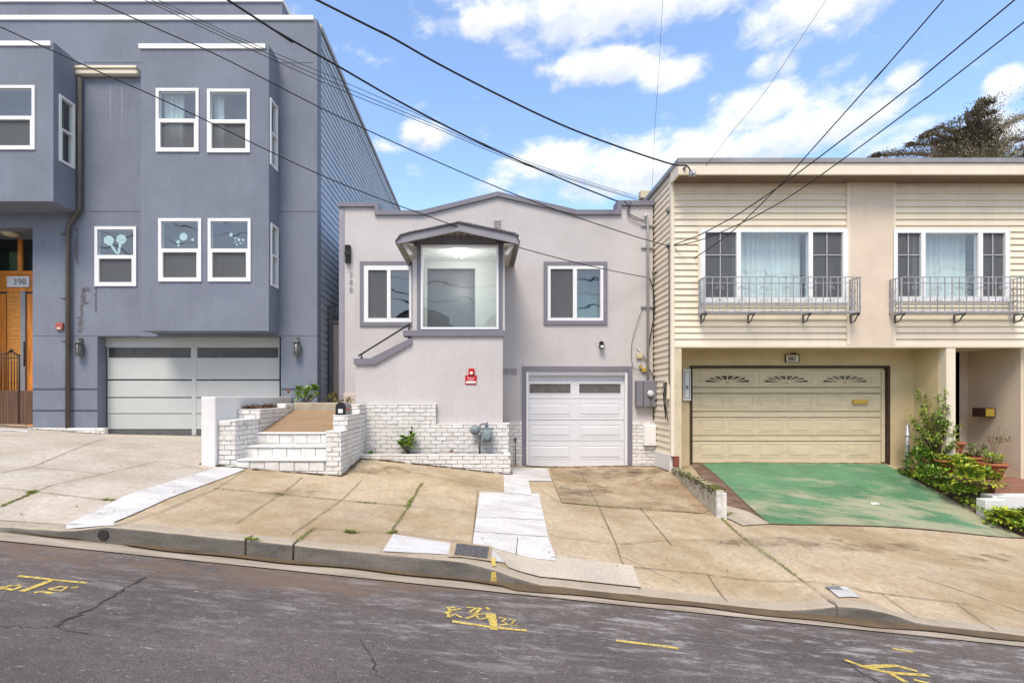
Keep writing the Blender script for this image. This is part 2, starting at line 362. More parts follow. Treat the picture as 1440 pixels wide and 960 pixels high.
def zg(x, y):
    k = (round(x, 3), round(y, 3))
    if k in _cache: return _cache[k]
    t = min(max((y - 5.12) / 1.2, 0), 1); t = t * t * (3 - 2 * t)
    xx = min(max(x, -12.5), 12.5); yy = min(max(y, 5.0), 12.6)
    v = zgut(x) + (1 - t) * kh(x) + t * _H(xx, yy)
    _cache[k] = v; return v
def zroad(x, y): return zgut(x) + 0.02 * min(4.76 - y, 3)
def gp(px, py):                     # where the sight line of that photo point meets the ground
    d = 4.9; prev = None
    while d < 14:
        h = CZ + (VY - py) * d / F - zg(X(px, d), d)
        if h < 0:
            if prev is None: return (X(px, d), d)
            lo, hi = prev, d
            for _ in range(25):
                m = (lo + hi) / 2
                if CZ + (VY - py) * m / F - zg(X(px, m), m) < 0: hi = m
                else: lo = m
            return (X(px, lo), lo)
        prev = d; d += 0.1
    return (X(px, 14), 14.0)
def rp(px, py):                     # the same for the road surface
    lo, hi = 1.0, 9.0
    for _ in range(40):
        m = (lo + hi) / 2
        if CZ + (VY - py) * m / F - zroad(X(px, m), m) < 0: hi = m
        else: lo = m
    return (X(px, lo), lo)
def clip(poly, ax, v, keep_gt):
    out = []
    for i in range(len(poly)):
        a, b = poly[i], poly[(i + 1) % len(poly)]
        ia = (a[ax] >= v) == keep_gt; ib = (b[ax] >= v) == keep_gt
        if ia: out.append(a)
        if ia != ib:
            t = (v - a[ax]) / (b[ax] - a[ax]); out.append((a[0] + (b[0] - a[0]) * t, a[1] + (b[1] - a[1]) * t))
    return out
def sheet(mb, poly, off=0.006, zf=zg, step=0.2):       # polygon (x, y) laid on the surface
    xs = [p[0] for p in poly]; ys = [p[1] for p in poly]
    i = math.floor(min(xs) / step)
    while i * step < max(xs):
        c = clip(clip(poly, 0, i * step, True), 0, (i + 1) * step, False); i += 1
        if len(c) < 3: continue
        j = math.floor(min(p[1] for p in c) / step); mx = max(p[1] for p in c)
        while j * step < mx:
            q = clip(clip(c, 1, j * step, True), 1, (j + 1) * step, False); j += 1
            r = []
            for p in q:
                if not r or (abs(p[0] - r[-1][0]) + abs(p[1] - r[-1][1])) > 1e-4: r.append(p)
            if len(r) > 2 and (abs(r[0][0] - r[-1][0]) + abs(r[0][1] - r[-1][1])) < 1e-4: r.pop()
            if len(r) > 2: mb.face([(p[0], p[1], zf(*p) + off) for p in r])
def stripe(mb, pts, w, off=0.010, zf=zg, wob=0.0):       # narrow line (x, y) laid on the surface
    P = []
    for a, b in zip(pts[:-1], pts[1:]):
        n = max(1, int(math.hypot(b[0] - a[0], b[1] - a[1]) / 0.07))
        P += [(a[0] + (b[0] - a[0]) * k / n, a[1] + (b[1] - a[1]) * k / n) for k in range(n)]
    P.append(pts[-1]); row = []
    for i, p in enumerate(P):
        q, r = P[max(i - 1, 0)], P[min(i + 1, len(P) - 1)]
        tx, ty = r[0] - q[0], r[1] - q[1]; l = math.hypot(tx, ty) or 1
        nx, ny = -ty / l, tx / l; ww = w * (1 + U(-wob, wob)) / 2; o = U(-wob, wob) * w * 0.4
        row.append(((p[0] + nx * (ww + o), p[1] + ny * (ww + o)), (p[0] - nx * (ww - o), p[1] - ny * (ww - o))))
    for a, b in zip(row[:-1], row[1:]):
        mb.face([(*q, zf(*q) + off) for q in (a[0], b[0], b[1], a[1])])

GRND = 0.2
# terrain far around, well under the street level
mb = MB(); n = 24
def zter(x, y): return CZ - 2.15 - 0.1035 * max(min(x, 60), -60) + (0.02 * (y - 14) if y > 14 else 0.0) * (1 if y < 60 else 0) - 0.35
for i in range(-n, n):
    for j in range(-n, n):
        q = [(i * 10, j * 10), (i * 10 + 10, j * 10), (i * 10 + 10, j * 10 + 10), (i * 10, j * 10 + 10)]
        mb.face([(x, y, zter(x, y)) for x, y in q])
structure('ground', mb, m_concrete_d)
# pavement and front yards
mb = MB(); st = 0.2; V = {}
xs = [round(-15 + st * i, 3) for i in range(int(29 / st) + 1)]; ys = [5.14] + [round(5.2 + st * i, 3) for i in range(int(9 / st))]
for x in xs:
    for y in ys: V[x, y] = mb.b.verts.new((x, y, zg(x, y)))
for a, b in zip(xs[:-1], xs[1:]):
    for c, d in zip(ys[:-1], ys[1:]):
        f = mb.b.faces.new((V[a, c], V[b, c], V[b, d], V[a, d])); f.smooth = True
structure('pavement', mb, m_concrete)
# kerb : separate stones with open joints
mb = MB(); joints = [-30, X(345, 4.98), X(412, 4.98), X(1178, 4.98), 30]
for a, b in zip(joints[:-1], joints[1:]):
    a += 0.012; b -= 0.012; n = max(2, int((b - a) / 0.15)); prev = None
    for i in range(n + 1):
        x = a + (b - a) * i / n; t = zgut(x) + kh(x) + (U(-.004, .004) if 0 < i < n else 0)
        r = min(0.02, kh(x) * .5); y0 = 4.985 + U(-.004, .004)
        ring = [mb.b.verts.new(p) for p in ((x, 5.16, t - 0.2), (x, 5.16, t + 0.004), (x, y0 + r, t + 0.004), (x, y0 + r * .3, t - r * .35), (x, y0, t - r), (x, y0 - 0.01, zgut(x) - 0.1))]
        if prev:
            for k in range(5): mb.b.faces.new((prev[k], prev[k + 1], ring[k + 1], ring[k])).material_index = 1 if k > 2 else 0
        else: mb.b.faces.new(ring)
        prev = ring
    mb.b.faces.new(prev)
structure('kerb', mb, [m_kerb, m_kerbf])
# gutter strip, silt, road
mb = MB(); sheet(mb, [(-30, 4.73), (30, 4.73), (30, 5.0), (-30, 5.0)], 0.0, lambda x, y: zgut(x) + 0.012 - (0.02 if y > 4.97 else 0), 0.5); structure('gutter', mb, m_gutter)
mb = MB(); a = [-4.6 + i * .12 for i in range(190)]
for p, q in zip(a[:-1], a[1:]):
    hw = lambda x: 0.045 + 0.075 * (0.5 + 0.5 * math.sin(x * 1.7 + 1) * math.sin(x * 3.9)) + (0.07 if x > 0.3 else 0) - (.05 if x < -3.4 else 0)
    mb.face([(p, 4.995, zgut(p) + .017), (p, 4.995 - hw(p), zgut(p) + .017), (q, 4.995 - hw(q), zgut(q) + .017), (q, 4.995, zgut(q) + .017)])
structure('gutter_silt', mb, m_silt)

def road_mat():
    m = mat('worn_asphalt', (0.152, 0.130, 0.119), 0.9, 0.16, 0.8, 0.6, 120, fine=0.25, grain=.5, blot=(.82, .82, .83))
    nt = m.node_tree; N = nt.nodes; L = nt.links; b = N['Principled BSDF']; src = b.inputs['Base Color'].links[0].from_socket
    g = N.new('ShaderNodeNewGeometry'); sp = N.new('ShaderNodeSeparateXYZ'); L.new(g.outputs['Position'], sp.inputs[0])
    def noise(scale, sc, det=6, rg=.65):
        mp = N.new('ShaderNodeMapping'); mp.inputs['Scale'].default_value = sc; L.new(g.outputs['Position'], mp.inputs['Vector'])
        mp.inputs['Rotation'].default_value = (0, 0, 0.03)
        n = N.new('ShaderNodeTexNoise'); n.inputs['Scale'].default_value = scale; n.inputs['Detail'].default_value = det; n.inputs['Roughness'].default_value = rg
        L.new(mp.outputs[0], n.inputs['Vector']); return n.outputs['Fac']
    def rng(v, a, bb, c=0., d=1.):
        r = N.new('ShaderNodeMapRange'); L.new(v, r.inputs[0]); r.interpolation_type = 'SMOOTHSTEP'
        for i, q in ((1, a), (2, bb), (3, c), (4, d)): r.inputs[i].default_value = q
        return r.outputs[0]
    def mul(a, bb):
        q = N.new('ShaderNodeMath'); q.operation = 'MULTIPLY'; L.new(a, q.inputs[0])
        if hasattr(bb, 'links'): L.new(bb, q.inputs[1])
        else: q.inputs[1].default_value = bb
        return q.outputs[0]
    def mix(fac, a, col):
        x = N.new('ShaderNodeMix'); x.data_type = 'RGBA'; L.new(fac, x.inputs[0]); L.new(a, x.inputs[6]); x.inputs[7].default_value = (*col, 1); return x.outputs[2]
    # pale worn flecks drawn out along the traffic, fewer away from the kerb
    band = rng(sp.outputs[1], 2.7, 4.3)
    right = rng(sp.outputs[0], -3.5, 1.5, 0.5, 1.0)
    c = mix(mul(mul(rng(noise(3.6, (0.6, 2.6, 1), 12, .80), .49, .62), band), mul(right, 1.0)), src, (0.36, 0.345, 0.34))
    c = mix(mul(rng(noise(22, (0.6, 1.8, 1), 6, .7), .61, .67), 0.7), c, (0.45, 0.435, 0.42))
    c = mix(mul(rng(noise(1.1, (1, 1.4, 1), 5), .42, .62), mul(rng(noise(3, (0.5, 2.0, 1), 5), .35, .6), 0.4)), c, (0.075, 0.068, 0.07))
    # brown dirt near the gutter
    dm = rng(sp.outputs[1], 3.9, 4.6)
    left = rng(sp.outputs[0], -1.2, 1.2, 1.0, 0.25)
    c = mix(mul(mul(rng(noise(1.3, (0.8, 3, 1), 9, .74), .36, .58), dm), mul(left, 0.95)), c, (0.175, 0.125, 0.092))
    L.new(c, b.inputs['Base Color']); return m
m_road = road_mat()
mb = MB(); xs = [-40 + i * 2 for i in range(41)]; ys = [4.745, 4.2, 3.6, 3, 2.4, 1.76, 0, -3, -7, -12]
for a, b in zip(xs[:-1], xs[1:]):
    for c, d in zip(ys[:-1], ys[1:]): mb.face([(a, c, zroad(a, c)), (b, c, zroad(b, c)), (b, d, zroad(b, d)), (a, d, zroad(a, d))])
structure('road', mb, m_road)

# ------------------------------------------------------------------ concrete areas on the pavement
def gpoly(pts): return [gp(*p) for p in pts]
mb = MB(); sheet(mb, [(-15, 5.17), (X(92, 5.17), 5.17)] + gpoly([(305, 658), (300, 655)]) + [(-4.66, 12.0), (-4.66, 13.5), (-15, 13.5)], 0.006); structure('driveway', mb, m_drive)
mb = MB(); sheet(mb, [(X(92, 5.17), 5.17), (X(160, 5.17), 5.17)] + gpoly([(345, 660), (318, 656), (303, 658)]), 0.012); structure('concrete_strip', mb, m_patch)
mb = MB()
sheet(mb, gpoly([(675, 692), (758, 695), (772, 760), (784, 790)]) + gpoly([(690, 790), (664, 766)]), 0.012)
sheet(mb, gpoly([(708, 668), (742, 672), (748, 697), (709, 694)]), 0.018)
sheet(mb, gpoly([(716, 657), (770, 658), (776, 677), (724, 676)]), 0.012)
sheet(mb, gpoly([(553, 752), (638, 765), (636, 781), (538, 776)]), 0.012)
structure('concrete_patch', mb, m_patch); mb = MB(); sheet(mb, gpoly([(784, 783), (890, 797)]) + [(X(902, 5.17), 5.17), (X(774, 5.17), 5.17)], 0.018)
sheet(mb, gpoly([(692, 772), (782, 790)]) + [(X(786, 5.17), 5.17), (X(715, 5.17), 5.17)], 0.015)
structure('concrete_patch', mb, m_patch_t)
mb = MB(); sheet(mb, gpoly([(772, 657), (920, 655), (948, 664), (1000, 718), (985, 722), (790, 707)]), 0.009); structure('stained_apron', mb, m_concrete_d)
mb = MB(); zk = lambda x, y: zgut(x) + kh(x)
for a, b in ((92, 160),): sheet(mb, [(X(a, 5.0), 5.012), (X(b, 5.0), 5.012), (X(b, 5.17), 5.175), (X(a, 5.17), 5.175)], .012, zk, .1)
structure('kerb_top_patch', mb, m_patch)
# joints
mb = MB(); J = lambda pts, w=0.009, off=0.016: stripe(mb, gpoly(pts), w, off, wob=.35)
for pts in ([(300, 687), (396, 695), (480, 704), (575, 712), (672, 722)], [(345, 661), (300, 690), (228, 720), (162, 741)], [(425, 671), (396, 695), (330, 738)],
            [(508, 676), (480, 704), (410, 752)], [(590, 684), (575, 712), (550, 748)], [(440, 744), (548, 750), (665, 765)], [(440, 744), (418, 762)],
            [(672, 690), (664, 765)], [(768, 660), (790, 707)], [(790, 707), (890, 714), (1010, 725)], [(812, 658), (842, 712), (874, 790), (900, 830)],
            [(900, 714), (945, 768)], [(780, 755), (872, 766), (940, 760), (1035, 760)], [(775, 784), (880, 797), (990, 808), (1125, 818)], [(1010, 725), (1060, 770), (1130, 818)],
            [(995, 808), (1022, 846)], [(1130, 818), (1176, 850)], [(1130, 818), (1240, 835), (1360, 850)], [(1240, 835), (1290, 870)], [(1345, 848), (1402, 888)],
            [(700, 660), (760, 662)], [(515, 648), (560, 660), (700, 690)], [(0, 687), (47, 692), (148, 704)], [(225, 648), (146, 667), (47, 693), (0, 715)],
            [(0, 666), (46, 657), (150, 617)], [(225, 648), (296, 662)], [(46, 657), (146, 667)],
            [(786, 706), (760, 690)], [(670, 728), (764, 732)], [(667, 748), (771, 756)], [(728, 757), (725, 788)], [(692, 772), (782, 790)]):
    J(pts)
structure('pavement_joint', mb, m_joint)
mb = MB()
for k in range(16):      # pale scratches running down the aprons
    x, y = U(1.2, 7.5), U(5.6, 8.6); l = U(.4, 1.5); stripe(mb, [(x, y), (x + l * .55, y - l * .55)], U(.006, .016), 0.012, wob=.5)
structure('tyre_scratch', mb, mat('pale_scratch', (0.50, 0.43, 0.33), 0.9, .1, 3, .2))

# green painted ramp
def green_mat():
    m = mat('worn_green_paint', (0.108, 0.245, 0.132), 0.65, 0.2, 1.2, 0.3, 60, fine=.2, grain=.15, blot=(.80, .86, .80))
    nt = m.node_tree; N = nt.nodes; L = nt.links; b = N['Principled BSDF']; src = b.inputs['Base Color'].links[0].from_socket
    g = N.new('ShaderNodeNewGeometry'); mp = N.new('ShaderNodeMapping'); mp.inputs['Rotation'].default_value = (0, 0, 0.5); mp.inputs['Scale'].default_value = (0.35, 1.3, 1)
    L.new(g.outputs['Position'], mp.inputs['Vector'])
    n = N.new('ShaderNodeTexNoise'); n.inputs['Scale'].default_value = 1.6; n.inputs['Detail'].default_value = 12; n.inputs['Roughness'].default_value = .68; L.new(mp.outputs[0], n.inputs['Vector'])
    sp = N.new('ShaderNodeSeparateXYZ'); L.new(g.outputs['Position'], sp.inputs[0])
    w = N.new('ShaderNodeMapRange'); L.new(sp.outputs[1], w.inputs[0])          # wear is heaviest at the lower end of the ramp
    for i, q in ((1, 11.4), (2, 8.7), (3, -0.09), (4, 0.14)): w.inputs[i].default_value = q
    w2 = N.new('ShaderNodeMapRange'); L.new(sp.outputs[0], w2.inputs[0])
    for i, q in ((1, 5), (2, 9.3), (3, -0.06), (4, 0.09)): w2.inputs[i].default_value = q
    a = N.new('ShaderNodeMath'); L.new(n.outputs['Fac'], a.inputs[0]); L.new(w.outputs[0], a.inputs[1])
    a2 = N.new('ShaderNodeMath'); L.new(a.outputs[0], a2.inputs[0]); L.new(w2.outputs[0], a2.inputs[1])
    r = N.new('ShaderNodeMapRange'); L.new(a2.outputs[0], r.inputs[0])
    for i, q in ((1, .50), (2, .63), (3, 0), (4, .70)): r.inputs[i].default_value = q
    x = N.new('ShaderNodeMix'); x.data_type = 'RGBA'; L.new(r.outputs[0], x.inputs[0]); L.new(src, x.inputs[6]); x.inputs[7].default_value = (.40, .36, .255, 1)
    L.new(x.outputs[2], b.inputs['Base Color']); return m
GR = [(X(985, 11.7), 11.7), (X(1243, 11.7), 11.7), (X(1440, 9.17), 9.17), (X(1082, 8.15), 8.15)]
mb = MB(); sheet(mb, GR, 0.014); structure('green_ramp', mb, green_mat())
mb = MB(); stripe(mb, [GR[0], GR[3]], .02, .018); stripe(mb, [GR[3], GR[2]], .03, .018, wob=.4); structure('ramp_joint', mb, m_joint)
mb = MB(); sheet(mb, [(X(972, 11.7), 11.7), GR[0], (GR[3][0] - .02, GR[3][1])] + gpoly([(1020, 726)]), 0.010); structure('red_soil_strip', mb, m_redsoil)
mb = MB(); sheet(mb, gpoly([(1022, 712), (1052, 720), (1083, 737), (1045, 740), (1018, 727)]), 0.018); structure('pale_concrete_wedge', mb, m_stone)
# stains, puddles
mb = MB()
def blot(px, py, rx, ry, n=18):
    pts = []
    for k in range(n):
        a = k * 2 * math.pi / n; r = U(.6, 1.1); pts.append(gp(px + rx * r * math.cos(a), py + ry * r * math.sin(a)))
    sheet(mb, pts, 0.015)
blot(905, 664, 32, 5); blot(912, 675, 8, 5); blot(810, 677, 12, 2.5); blot(850, 662, 12, 2); blot(895, 675, 18, 3)
m_stain = mat('brown_soaked_stain', (0.15, 0.105, 0.065), 0.7, .3, 5, .2)
st_n = m_stain.node_tree.nodes; ge_ = st_n.new('ShaderNodeNewGeometry'); nz_ = st_n.new('ShaderNodeTexNoise'); nz_.inputs['Scale'].default_value = 3.2; nz_.inputs['Detail'].default_value = 9; nz_.inputs['Roughness'].default_value = .7
mr_ = st_n.new('ShaderNodeMapRange'); m_stain.node_tree.links.new(ge_.outputs['Position'], nz_.inputs['Vector']); m_stain.node_tree.links.new(nz_.outputs['Fac'], mr_.inputs[0]); m_stain.node_tree.links.new(mr_.outputs[0], st_n['Principled BSDF'].inputs['Alpha'])
for k_, q_ in ((1, .42), (2, .72), (3, .0), (4, .6)): mr_.inputs[k_].default_value = q_
structure('oil_stain', mb, m_stain)
mb = MB(); blot(1090, 762, 95, 7, 30); blot(1210, 770, 100, 8, 30); blot(860, 665, 60, 9, 26); blot(820, 690, 50, 9, 26); blot(1380, 785, 50, 7, 26); blot(540, 662, 60, 6, 26); blot(420, 694, 60, 5, 26)
structure('soaked_stain', mb, m_stain)
# yellow utility marks sprayed on the road
def ymat():
    m = mat('worn_yellow_paint', (0.70, 0.53, 0.13), 0.8, 0.15, 6, 0.3, 60)
    nt = m.node_tree; N = nt.nodes; L = nt.links; b = N['Principled BSDF']
    g = N.new('ShaderNodeNewGeometry'); n = N.new('ShaderNodeTexNoise'); n.inputs['Scale'].default_value = 34; n.inputs['Detail'].default_value = 6; n.inputs['Roughness'].default_value = .7; L.new(g.outputs['Position'], n.inputs['Vector'])
    r = N.new('ShaderNodeMapRange'); L.new(n.outputs['Fac'], r.inputs[0])
    for i, q in ((1, .34), (2, .56), (3, .2), (4, .92)): r.inputs[i].default_value = q
    L.new(r.outputs[0], b.inputs['Alpha']); return m
m_ypaint = ymat()
mb = MB(); S = lambda pts, w=.035: stripe(mb, [rp(*p) for p in pts], w * .9, .006, zroad, wob=.13)
S([(26, 810), (78, 816), (122, 820)]); S([(76, 815), (30, 832)], .05); S([(0, 829), (12, 824), (30, 823)], .03); S([(0, 826), (18, 830), (30, 825)], .04)
S([(48, 834), (58, 832), (74, 835)], .04); S([(68, 829), (84, 825), (94, 826), (86, 831), (70, 829)], .03); S([(100, 827), (110, 826)], .03)
S([(636, 874), (690, 882), (741, 887)], .04); S([(692, 863), (695, 886)], .07)
S([(628, 855), (640, 854)], .03); S([(626, 863), (636, 858), (648, 856)], .03); S([(630, 868), (640, 864), (650, 869)], .03); S([(633, 854), (630, 868)], .03)
S([(656, 854), (670, 855), (660, 861), (672, 864), (655, 870)], .03); S([(676, 855), (668, 864), (674, 871), (686, 869), (684, 863), (672, 864)], .03); S([(684, 854), (688, 858)], .03)
S([(701, 868), (712, 870), (706, 874), (714, 878), (702, 879)], .025); S([(716, 871), (724, 872), (718, 879), (728, 880)], .025)
S([(866, 901), (910, 906), (954, 912)], .04)
S([(1188, 928), (1215, 938), (1250, 946), (1305, 950)], .05); S([(1215, 938), (1260, 936), (1290, 944)], .05); S([(1250, 946), (1275, 960)], .05); S([(1255, 912), (1285, 917)], .04); S([(1285, 956), (1310, 962)], .04)
structure('road_marking', mb, m_ypaint)
mb = MB()      # yellow mark running over the kerb face
xk = X(694, 4.97); mb.face([(xk - .03, 4.966, zgut(xk) + .02), (xk + .03, 4.966, zgut(xk) + .02), (xk + .025, 4.972, zgut(xk) + kh(xk) - .02), (xk - .02, 4.972, zgut(xk) + kh(xk) - .02)])
stripe(mb, [(xk, 5.02), (X(694, 5.25), 5.3)], .045, .022)
structure('kerb_marking', mb, m_ypaint)
# cracks
mb = MB(); Cc = lambda pts, w=.02: stripe(mb, [(q[0] + U(-.02, .02), q[1] + U(-.02, .02)) for q in [rp(pts[i][0] + (pts[i+1][0] - pts[i][0]) * k / 4, pts[i][1] + (pts[i+1][1] - pts[i][1]) * k / 4) for i in range(len(pts) - 1) for k in range(4)]], w * .45, .005, zroad, wob=.8)
Cc([(205, 812), (180, 824), (160, 838), (125, 858), (95, 872), (70, 882)], .04); Cc([(70, 882), (30, 881), (0, 879)], .012); Cc([(72, 882), (95, 886), (125, 894)], .012)
Cc([(508, 900), (520, 922), (528, 940), (540, 960)], .016); Cc([(1185, 928), (1220, 950), (1240, 962)], .02); Cc([(0, 885), (-40, 884)], .01)
structure('road_crack', mb, mat('crack_tar', (0.055, 0.05, 0.048), .9, .3, 5, .2))

# utility covers
t = thing('utility_cover', 'dark speckled utility cover set in white concrete behind the kerb', 'utility cover', (*gp(663, 776), zg(*gp(663, 776))))
mb = MB(); sheet(mb, gpoly([(634, 764), (692, 770), (690, 791), (630, 785)]), .020); mb.build('frame', m_concrete, t)
mb = MB(); sheet(mb, gpoly([(642, 767), (688, 772), (685, 788), (639, 783)]), .026); mb.build('lid', mat('dark_grate', (0.10, 0.097, 0.10), .8, .5, 30, .5, 60), t)
o = MB(); sheet(o, gpoly([(1162, 826), (1190, 826), (1210, 841), (1180, 841)]), .013); o = tag(o.build('utility_cover', m_patch), 'small white utility cover flush with the kerb strip', 'utility cover')
mb = MB(); sheet(mb, gpoly([(1160, 826), (1180, 826), (1186, 831), (1166, 830)]), .017); mb.build('worn_patch', m_boxgrey, o)
mb = MB(); mb.lathe((X(145, 4.975), 4.978, zgut(X(145, 4.975)) + .075), [(.05, -.01), (.05, .002), (.042, .003), (.042, -.008)], 18, 'y'); tag(mb.build('drain_pipe', m_dark), 'round dark drain pipe mouth in the kerb face', 'drain pipe')
# ------------------------------------------------------------------ shared house pieces
def R4(px0, py0, px1, py1, d): return (X(px0, d), X(px1, d), Z(py1, d), Z(py0, d))     # pixel rect -> (x0, x1, z0, z1)
def window(parent, d, rect, panes, room=m_room, depth=0.8, proud=0.03, wt=0.15, curtains=(), glass=m_glass, label=None, setback=None, axis='y', frame_m=None, room_part=True, screens=()):
    """rect / panes in metres (a0, a1, b0, b1). frame mesh with openings, panes, curtains and the room behind"""
    P = (lambda m, a0, a1, y0, y1, z0, z1: m.box(a0, a1, y0, y1, z0, z1)) if axis == 'y' else (lambda m, a0, a1, y0, y1, z0, z1: m.box(*sorted((y0, y1)), a0, a1, z0, z1))
    sg = 1 if axis == 'y' else -1            # 'x' walls here face +X
    mb = MB(); mb.wall(*rect, d - proud * sg, d + .07 * sg, panes, axis)
    w = mb.build('window', frame_m or m_vinyl, parent)
    if label: w['label'] = label
    for i, p in enumerate(panes):
        sb = (setback[i] if setback else 0.02)
        mb = MB(); P(mb, p[0] - .004, p[1] + .004, d + sb * sg, d + (sb + .006) * sg, p[2] - .004, p[3] + .004); mb.build('pane', glass, w)
        if i in screens:
            mb = MB(); P(mb, p[0] - .003, p[1] + .003, d + (sb - .012) * sg, d + (sb - .010) * sg, p[2] - .003, p[3] + .003); mb.build('insect_screen', m_screen, w)
    if room_part:
        mb = MB(); a0, a1, b0, b1 = rect; f0, f1 = d + wt * sg, d + depth * sg; e = 0.05
        Q = (lambda a, y, z: (a, y, z)) if axis == 'y' else (lambda a, y, z: (y, a, z))
        mb.face([Q(a0 - e, f1, b0 - e), Q(a1 + e, f1, b0 - e), Q(a1 + e, f1, b1 + e), Q(a0 - e, f1, b1 + e)])
        for a in (a0 - e, a1 + e): mb.face([Q(a, f0, b0 - e), Q(a, f1, b0 - e), Q(a, f1, b1 + e), Q(a, f0, b1 + e)])
        for b in (b0 - e, b1 + e): mb.face([Q(a0 - e, f0, b), Q(a1 + e, f0, b), Q(a1 + e, f1, b), Q(a0 - e, f1, b)])
        mb.build('room', room, w)
    for (c0, c1, z0, z1, cm) in curtains:
        mb = MB(); n = max(6, int((c1 - c0) / .02)); y0 = d + (wt + .10) * sg; ph = U(0, 6); fr = U(38, 52)
        Q = (lambda a, y, z: (a, y, z)) if axis == 'y' else (lambda a, y, z: (y, a, z))
        prev = None
        for i in range(n + 1):
            a = c0 + (c1 - c0) * i / n; y = y0 + .022 * math.sin(a * fr + ph) + .012 * math.sin(a * fr * 2.3)
            cur = [Q(a, y, z0), Q(a, y, z1)]
            if prev: mb.face([prev[0], cur[0], cur[1], prev[1]], smooth=False)
            prev = cur
        mb.build('curtain', cm, w)
    return w
def inset(r, l, b, rr, t): return (r[0] + l, r[1] - rr, r[2] + b, r[3] - t)

# ================================================================== LEFT HOUSE (blue-grey stucco)
LD = 12.0; LXR = X(446, LD); LXL = -13.6
LH = thing('stucco_house', 'tall blue-grey stucco house with square bays, white framed windows and wide grey garage door', 'house', (-8.5, 12.0, zg(-8.5, 12.3)))
ztop = Z(27, LD); zb = CZ - 1.6
h_entry = R4(-60, 320, 46, 606, LD); h_gar = R4(137, 473, 395, 640, LD); h_sw = R4(135, 320, 191, 401, LD)
mb = MB()
mb.wall(LXL, LXR, zb, ztop, LD, LD + .3, [h_entry, h_gar, h_sw])
mb.box(LXL, LXL + .25, LD + .3, 26, zb, ztop); mb.box(LXL, LXR, 25.8, 26, zb, ztop)
mb.box(LXL, LXR - .03, LD + .3, 25.8, ztop - .45, ztop - .35)         # roof deck behind the parapet
mb.box(LXL, X(397, 13.5), 13.5, 25, ztop - .4, Z(4, 13.5)); mb.build('wall', m_lwall, LH)
mb = MB(); mb.wall(LD + .3, 26, zb, ztop - .02, LXR - .05, LXR - .2, [], 'x'); mb.siding(LD + .06, 26, Z(560, LD), ztop - .03, LXR - .05, 0.02, 0.167, (), 'x'); mb.build('side_siding', m_lsiding, LH)
mb = MB(); mb.box(LXR - .1, LXR + .012, LD + .3, 26, ztop - .02, ztop + .10); mb.build('roof_edge', m_flash, LH)
mb = MB(); mb.pbox(-90, 22.5, 441, 29.5, LD, .3, .008, .035); mb.build('parapet_cap', m_white, LH)
mb = MB(); xr = X(397, 13.5); z = Z(4, 13.5); mb.box(LXL, xr + .03, 13.46, 13.7, z - .005, z + .14, .008); mb.box(xr - .2, xr + .03, 13.7, 25, z - .005, z + .14, .008); mb.build('parapet_cap', m_white, LH)
# score lines in the stucco of the base (raised thin strips, the grooves' shade painted dark)
for y in (547, 577):
    for a, b in ((46, 136.4), (395.6, 446)): mb = MB(); mb.pbox(a, y - 1.2, b, y + 1.2, LD, .002, 0, .004); mb.build('stucco_reveal', mat('groove_shade_grey', (.07, .08, .11), .9, .1, 3, 0), LH)
for a, y0, b in ((46, 471.6, 198), (391, 471.6, 446), (120, 296.8, 198), (392, 296.8, 446), (118, 88, 198), (392, 88, 441)):
    mb = MB(); mb.pbox(a, y0, b, y0 + .9, LD, .002, 0, .004); mb.build('control_joint', mat('joint_grey', (.12, .13, .168), .9, .1, 3, 0), LH)
# water stains and scars in the stucco below the small window (real marks)
for (x, y0, y1, w) in ((108, 320, 372, 2.5), (135, 404, 440, 2), (117, 408, 424, 4), (119, 424, 428, 6), (115, 428, 445, 3), (113, 445, 468, 4), (121, 404, 410, 6)):
    mb = MB(); n = 14; pts = [(x + U(-1, 1) + w * U(.5, 1.2), y0 + (y1 - y0) * k / n) for k in range(n + 1)]; ptl = [(x + U(-1, 1) - w * U(.3, 1.2), y0 + (y1 - y0) * k / n) for k in range(n + 1)]
    for k in range(n): mb.face([(X(q[0], LD), LD - .003, Z(q[1], LD)) for q in (ptl[k], pts[k], pts[k + 1], ptl[k + 1])])
    mb.build('stucco_stain', mat('stucco_stain', (.135, .135, .15), .95, .3, 9, .3), LH)
for (x, y0, y1, w) in ((155.5, 121, 196, 1.1), (171.5, 121, 193, 1.1)):
    mb = MB(); mb.face([(X(q[0], LD), LD - .003, Z(q[1], LD)) for q in ((x - w, y0), (x + w, y0), (x + w * .4, y1), (x - w * .4, y1))])
    mb.build('paint_run', mat('pale_run', (.27, .285, .33), .95, .1, 9, .1), LH)
# bays : boxes hanging on the front
def bay(px0, px1, pytop, pybot, d, wins, sides, cap):
    x0, x1, z0, z1 = R4(px0, pytop, px1, pybot, d)
    mb = MB(); mb.wall(x0, x1 - .13, z0, z1, d, d + .14, [w[0] for w in wins])
    mb.wall(d, LD - .002, z0, z1, x1, x1 - .1299, [s[0] for s in sides], 'x')
    mb.box(x0, x0 + .13, d + .14, LD - .002, z0, z1); mb.box(x0 + .13, x1 - .13, d + .14, LD - .002, z0, z0 + .1); mb.box(x0 + .13, x1 - .13, d + .14, LD - .002, z1 - .1, z1)
    b = mb.build('bay', m_lwall, LH)
    mb = MB(); mb.pbox(cap[0], cap[1], cap[2], cap[3], d, .06, .006, .03); mb.build('bay_cap', m_white, b)
    return b
def dh(px0, py0, px1, py1, ym, d, f=4.0):      # double-hung window: outer rect and two panes
    r = R4(px0, py0, px1, py1, d); s = d / F
    up = (r[0] + f * s, r[1] - f * s, Z(ym - 2, d), r[3] - f * s); lo = (r[0] + (f + 2.2) * s, r[1] - (f + 2.2) * s, r[2] + (f + 1.5) * s, Z(ym + 3, d)); return r, [up, lo]
DB = 11.45
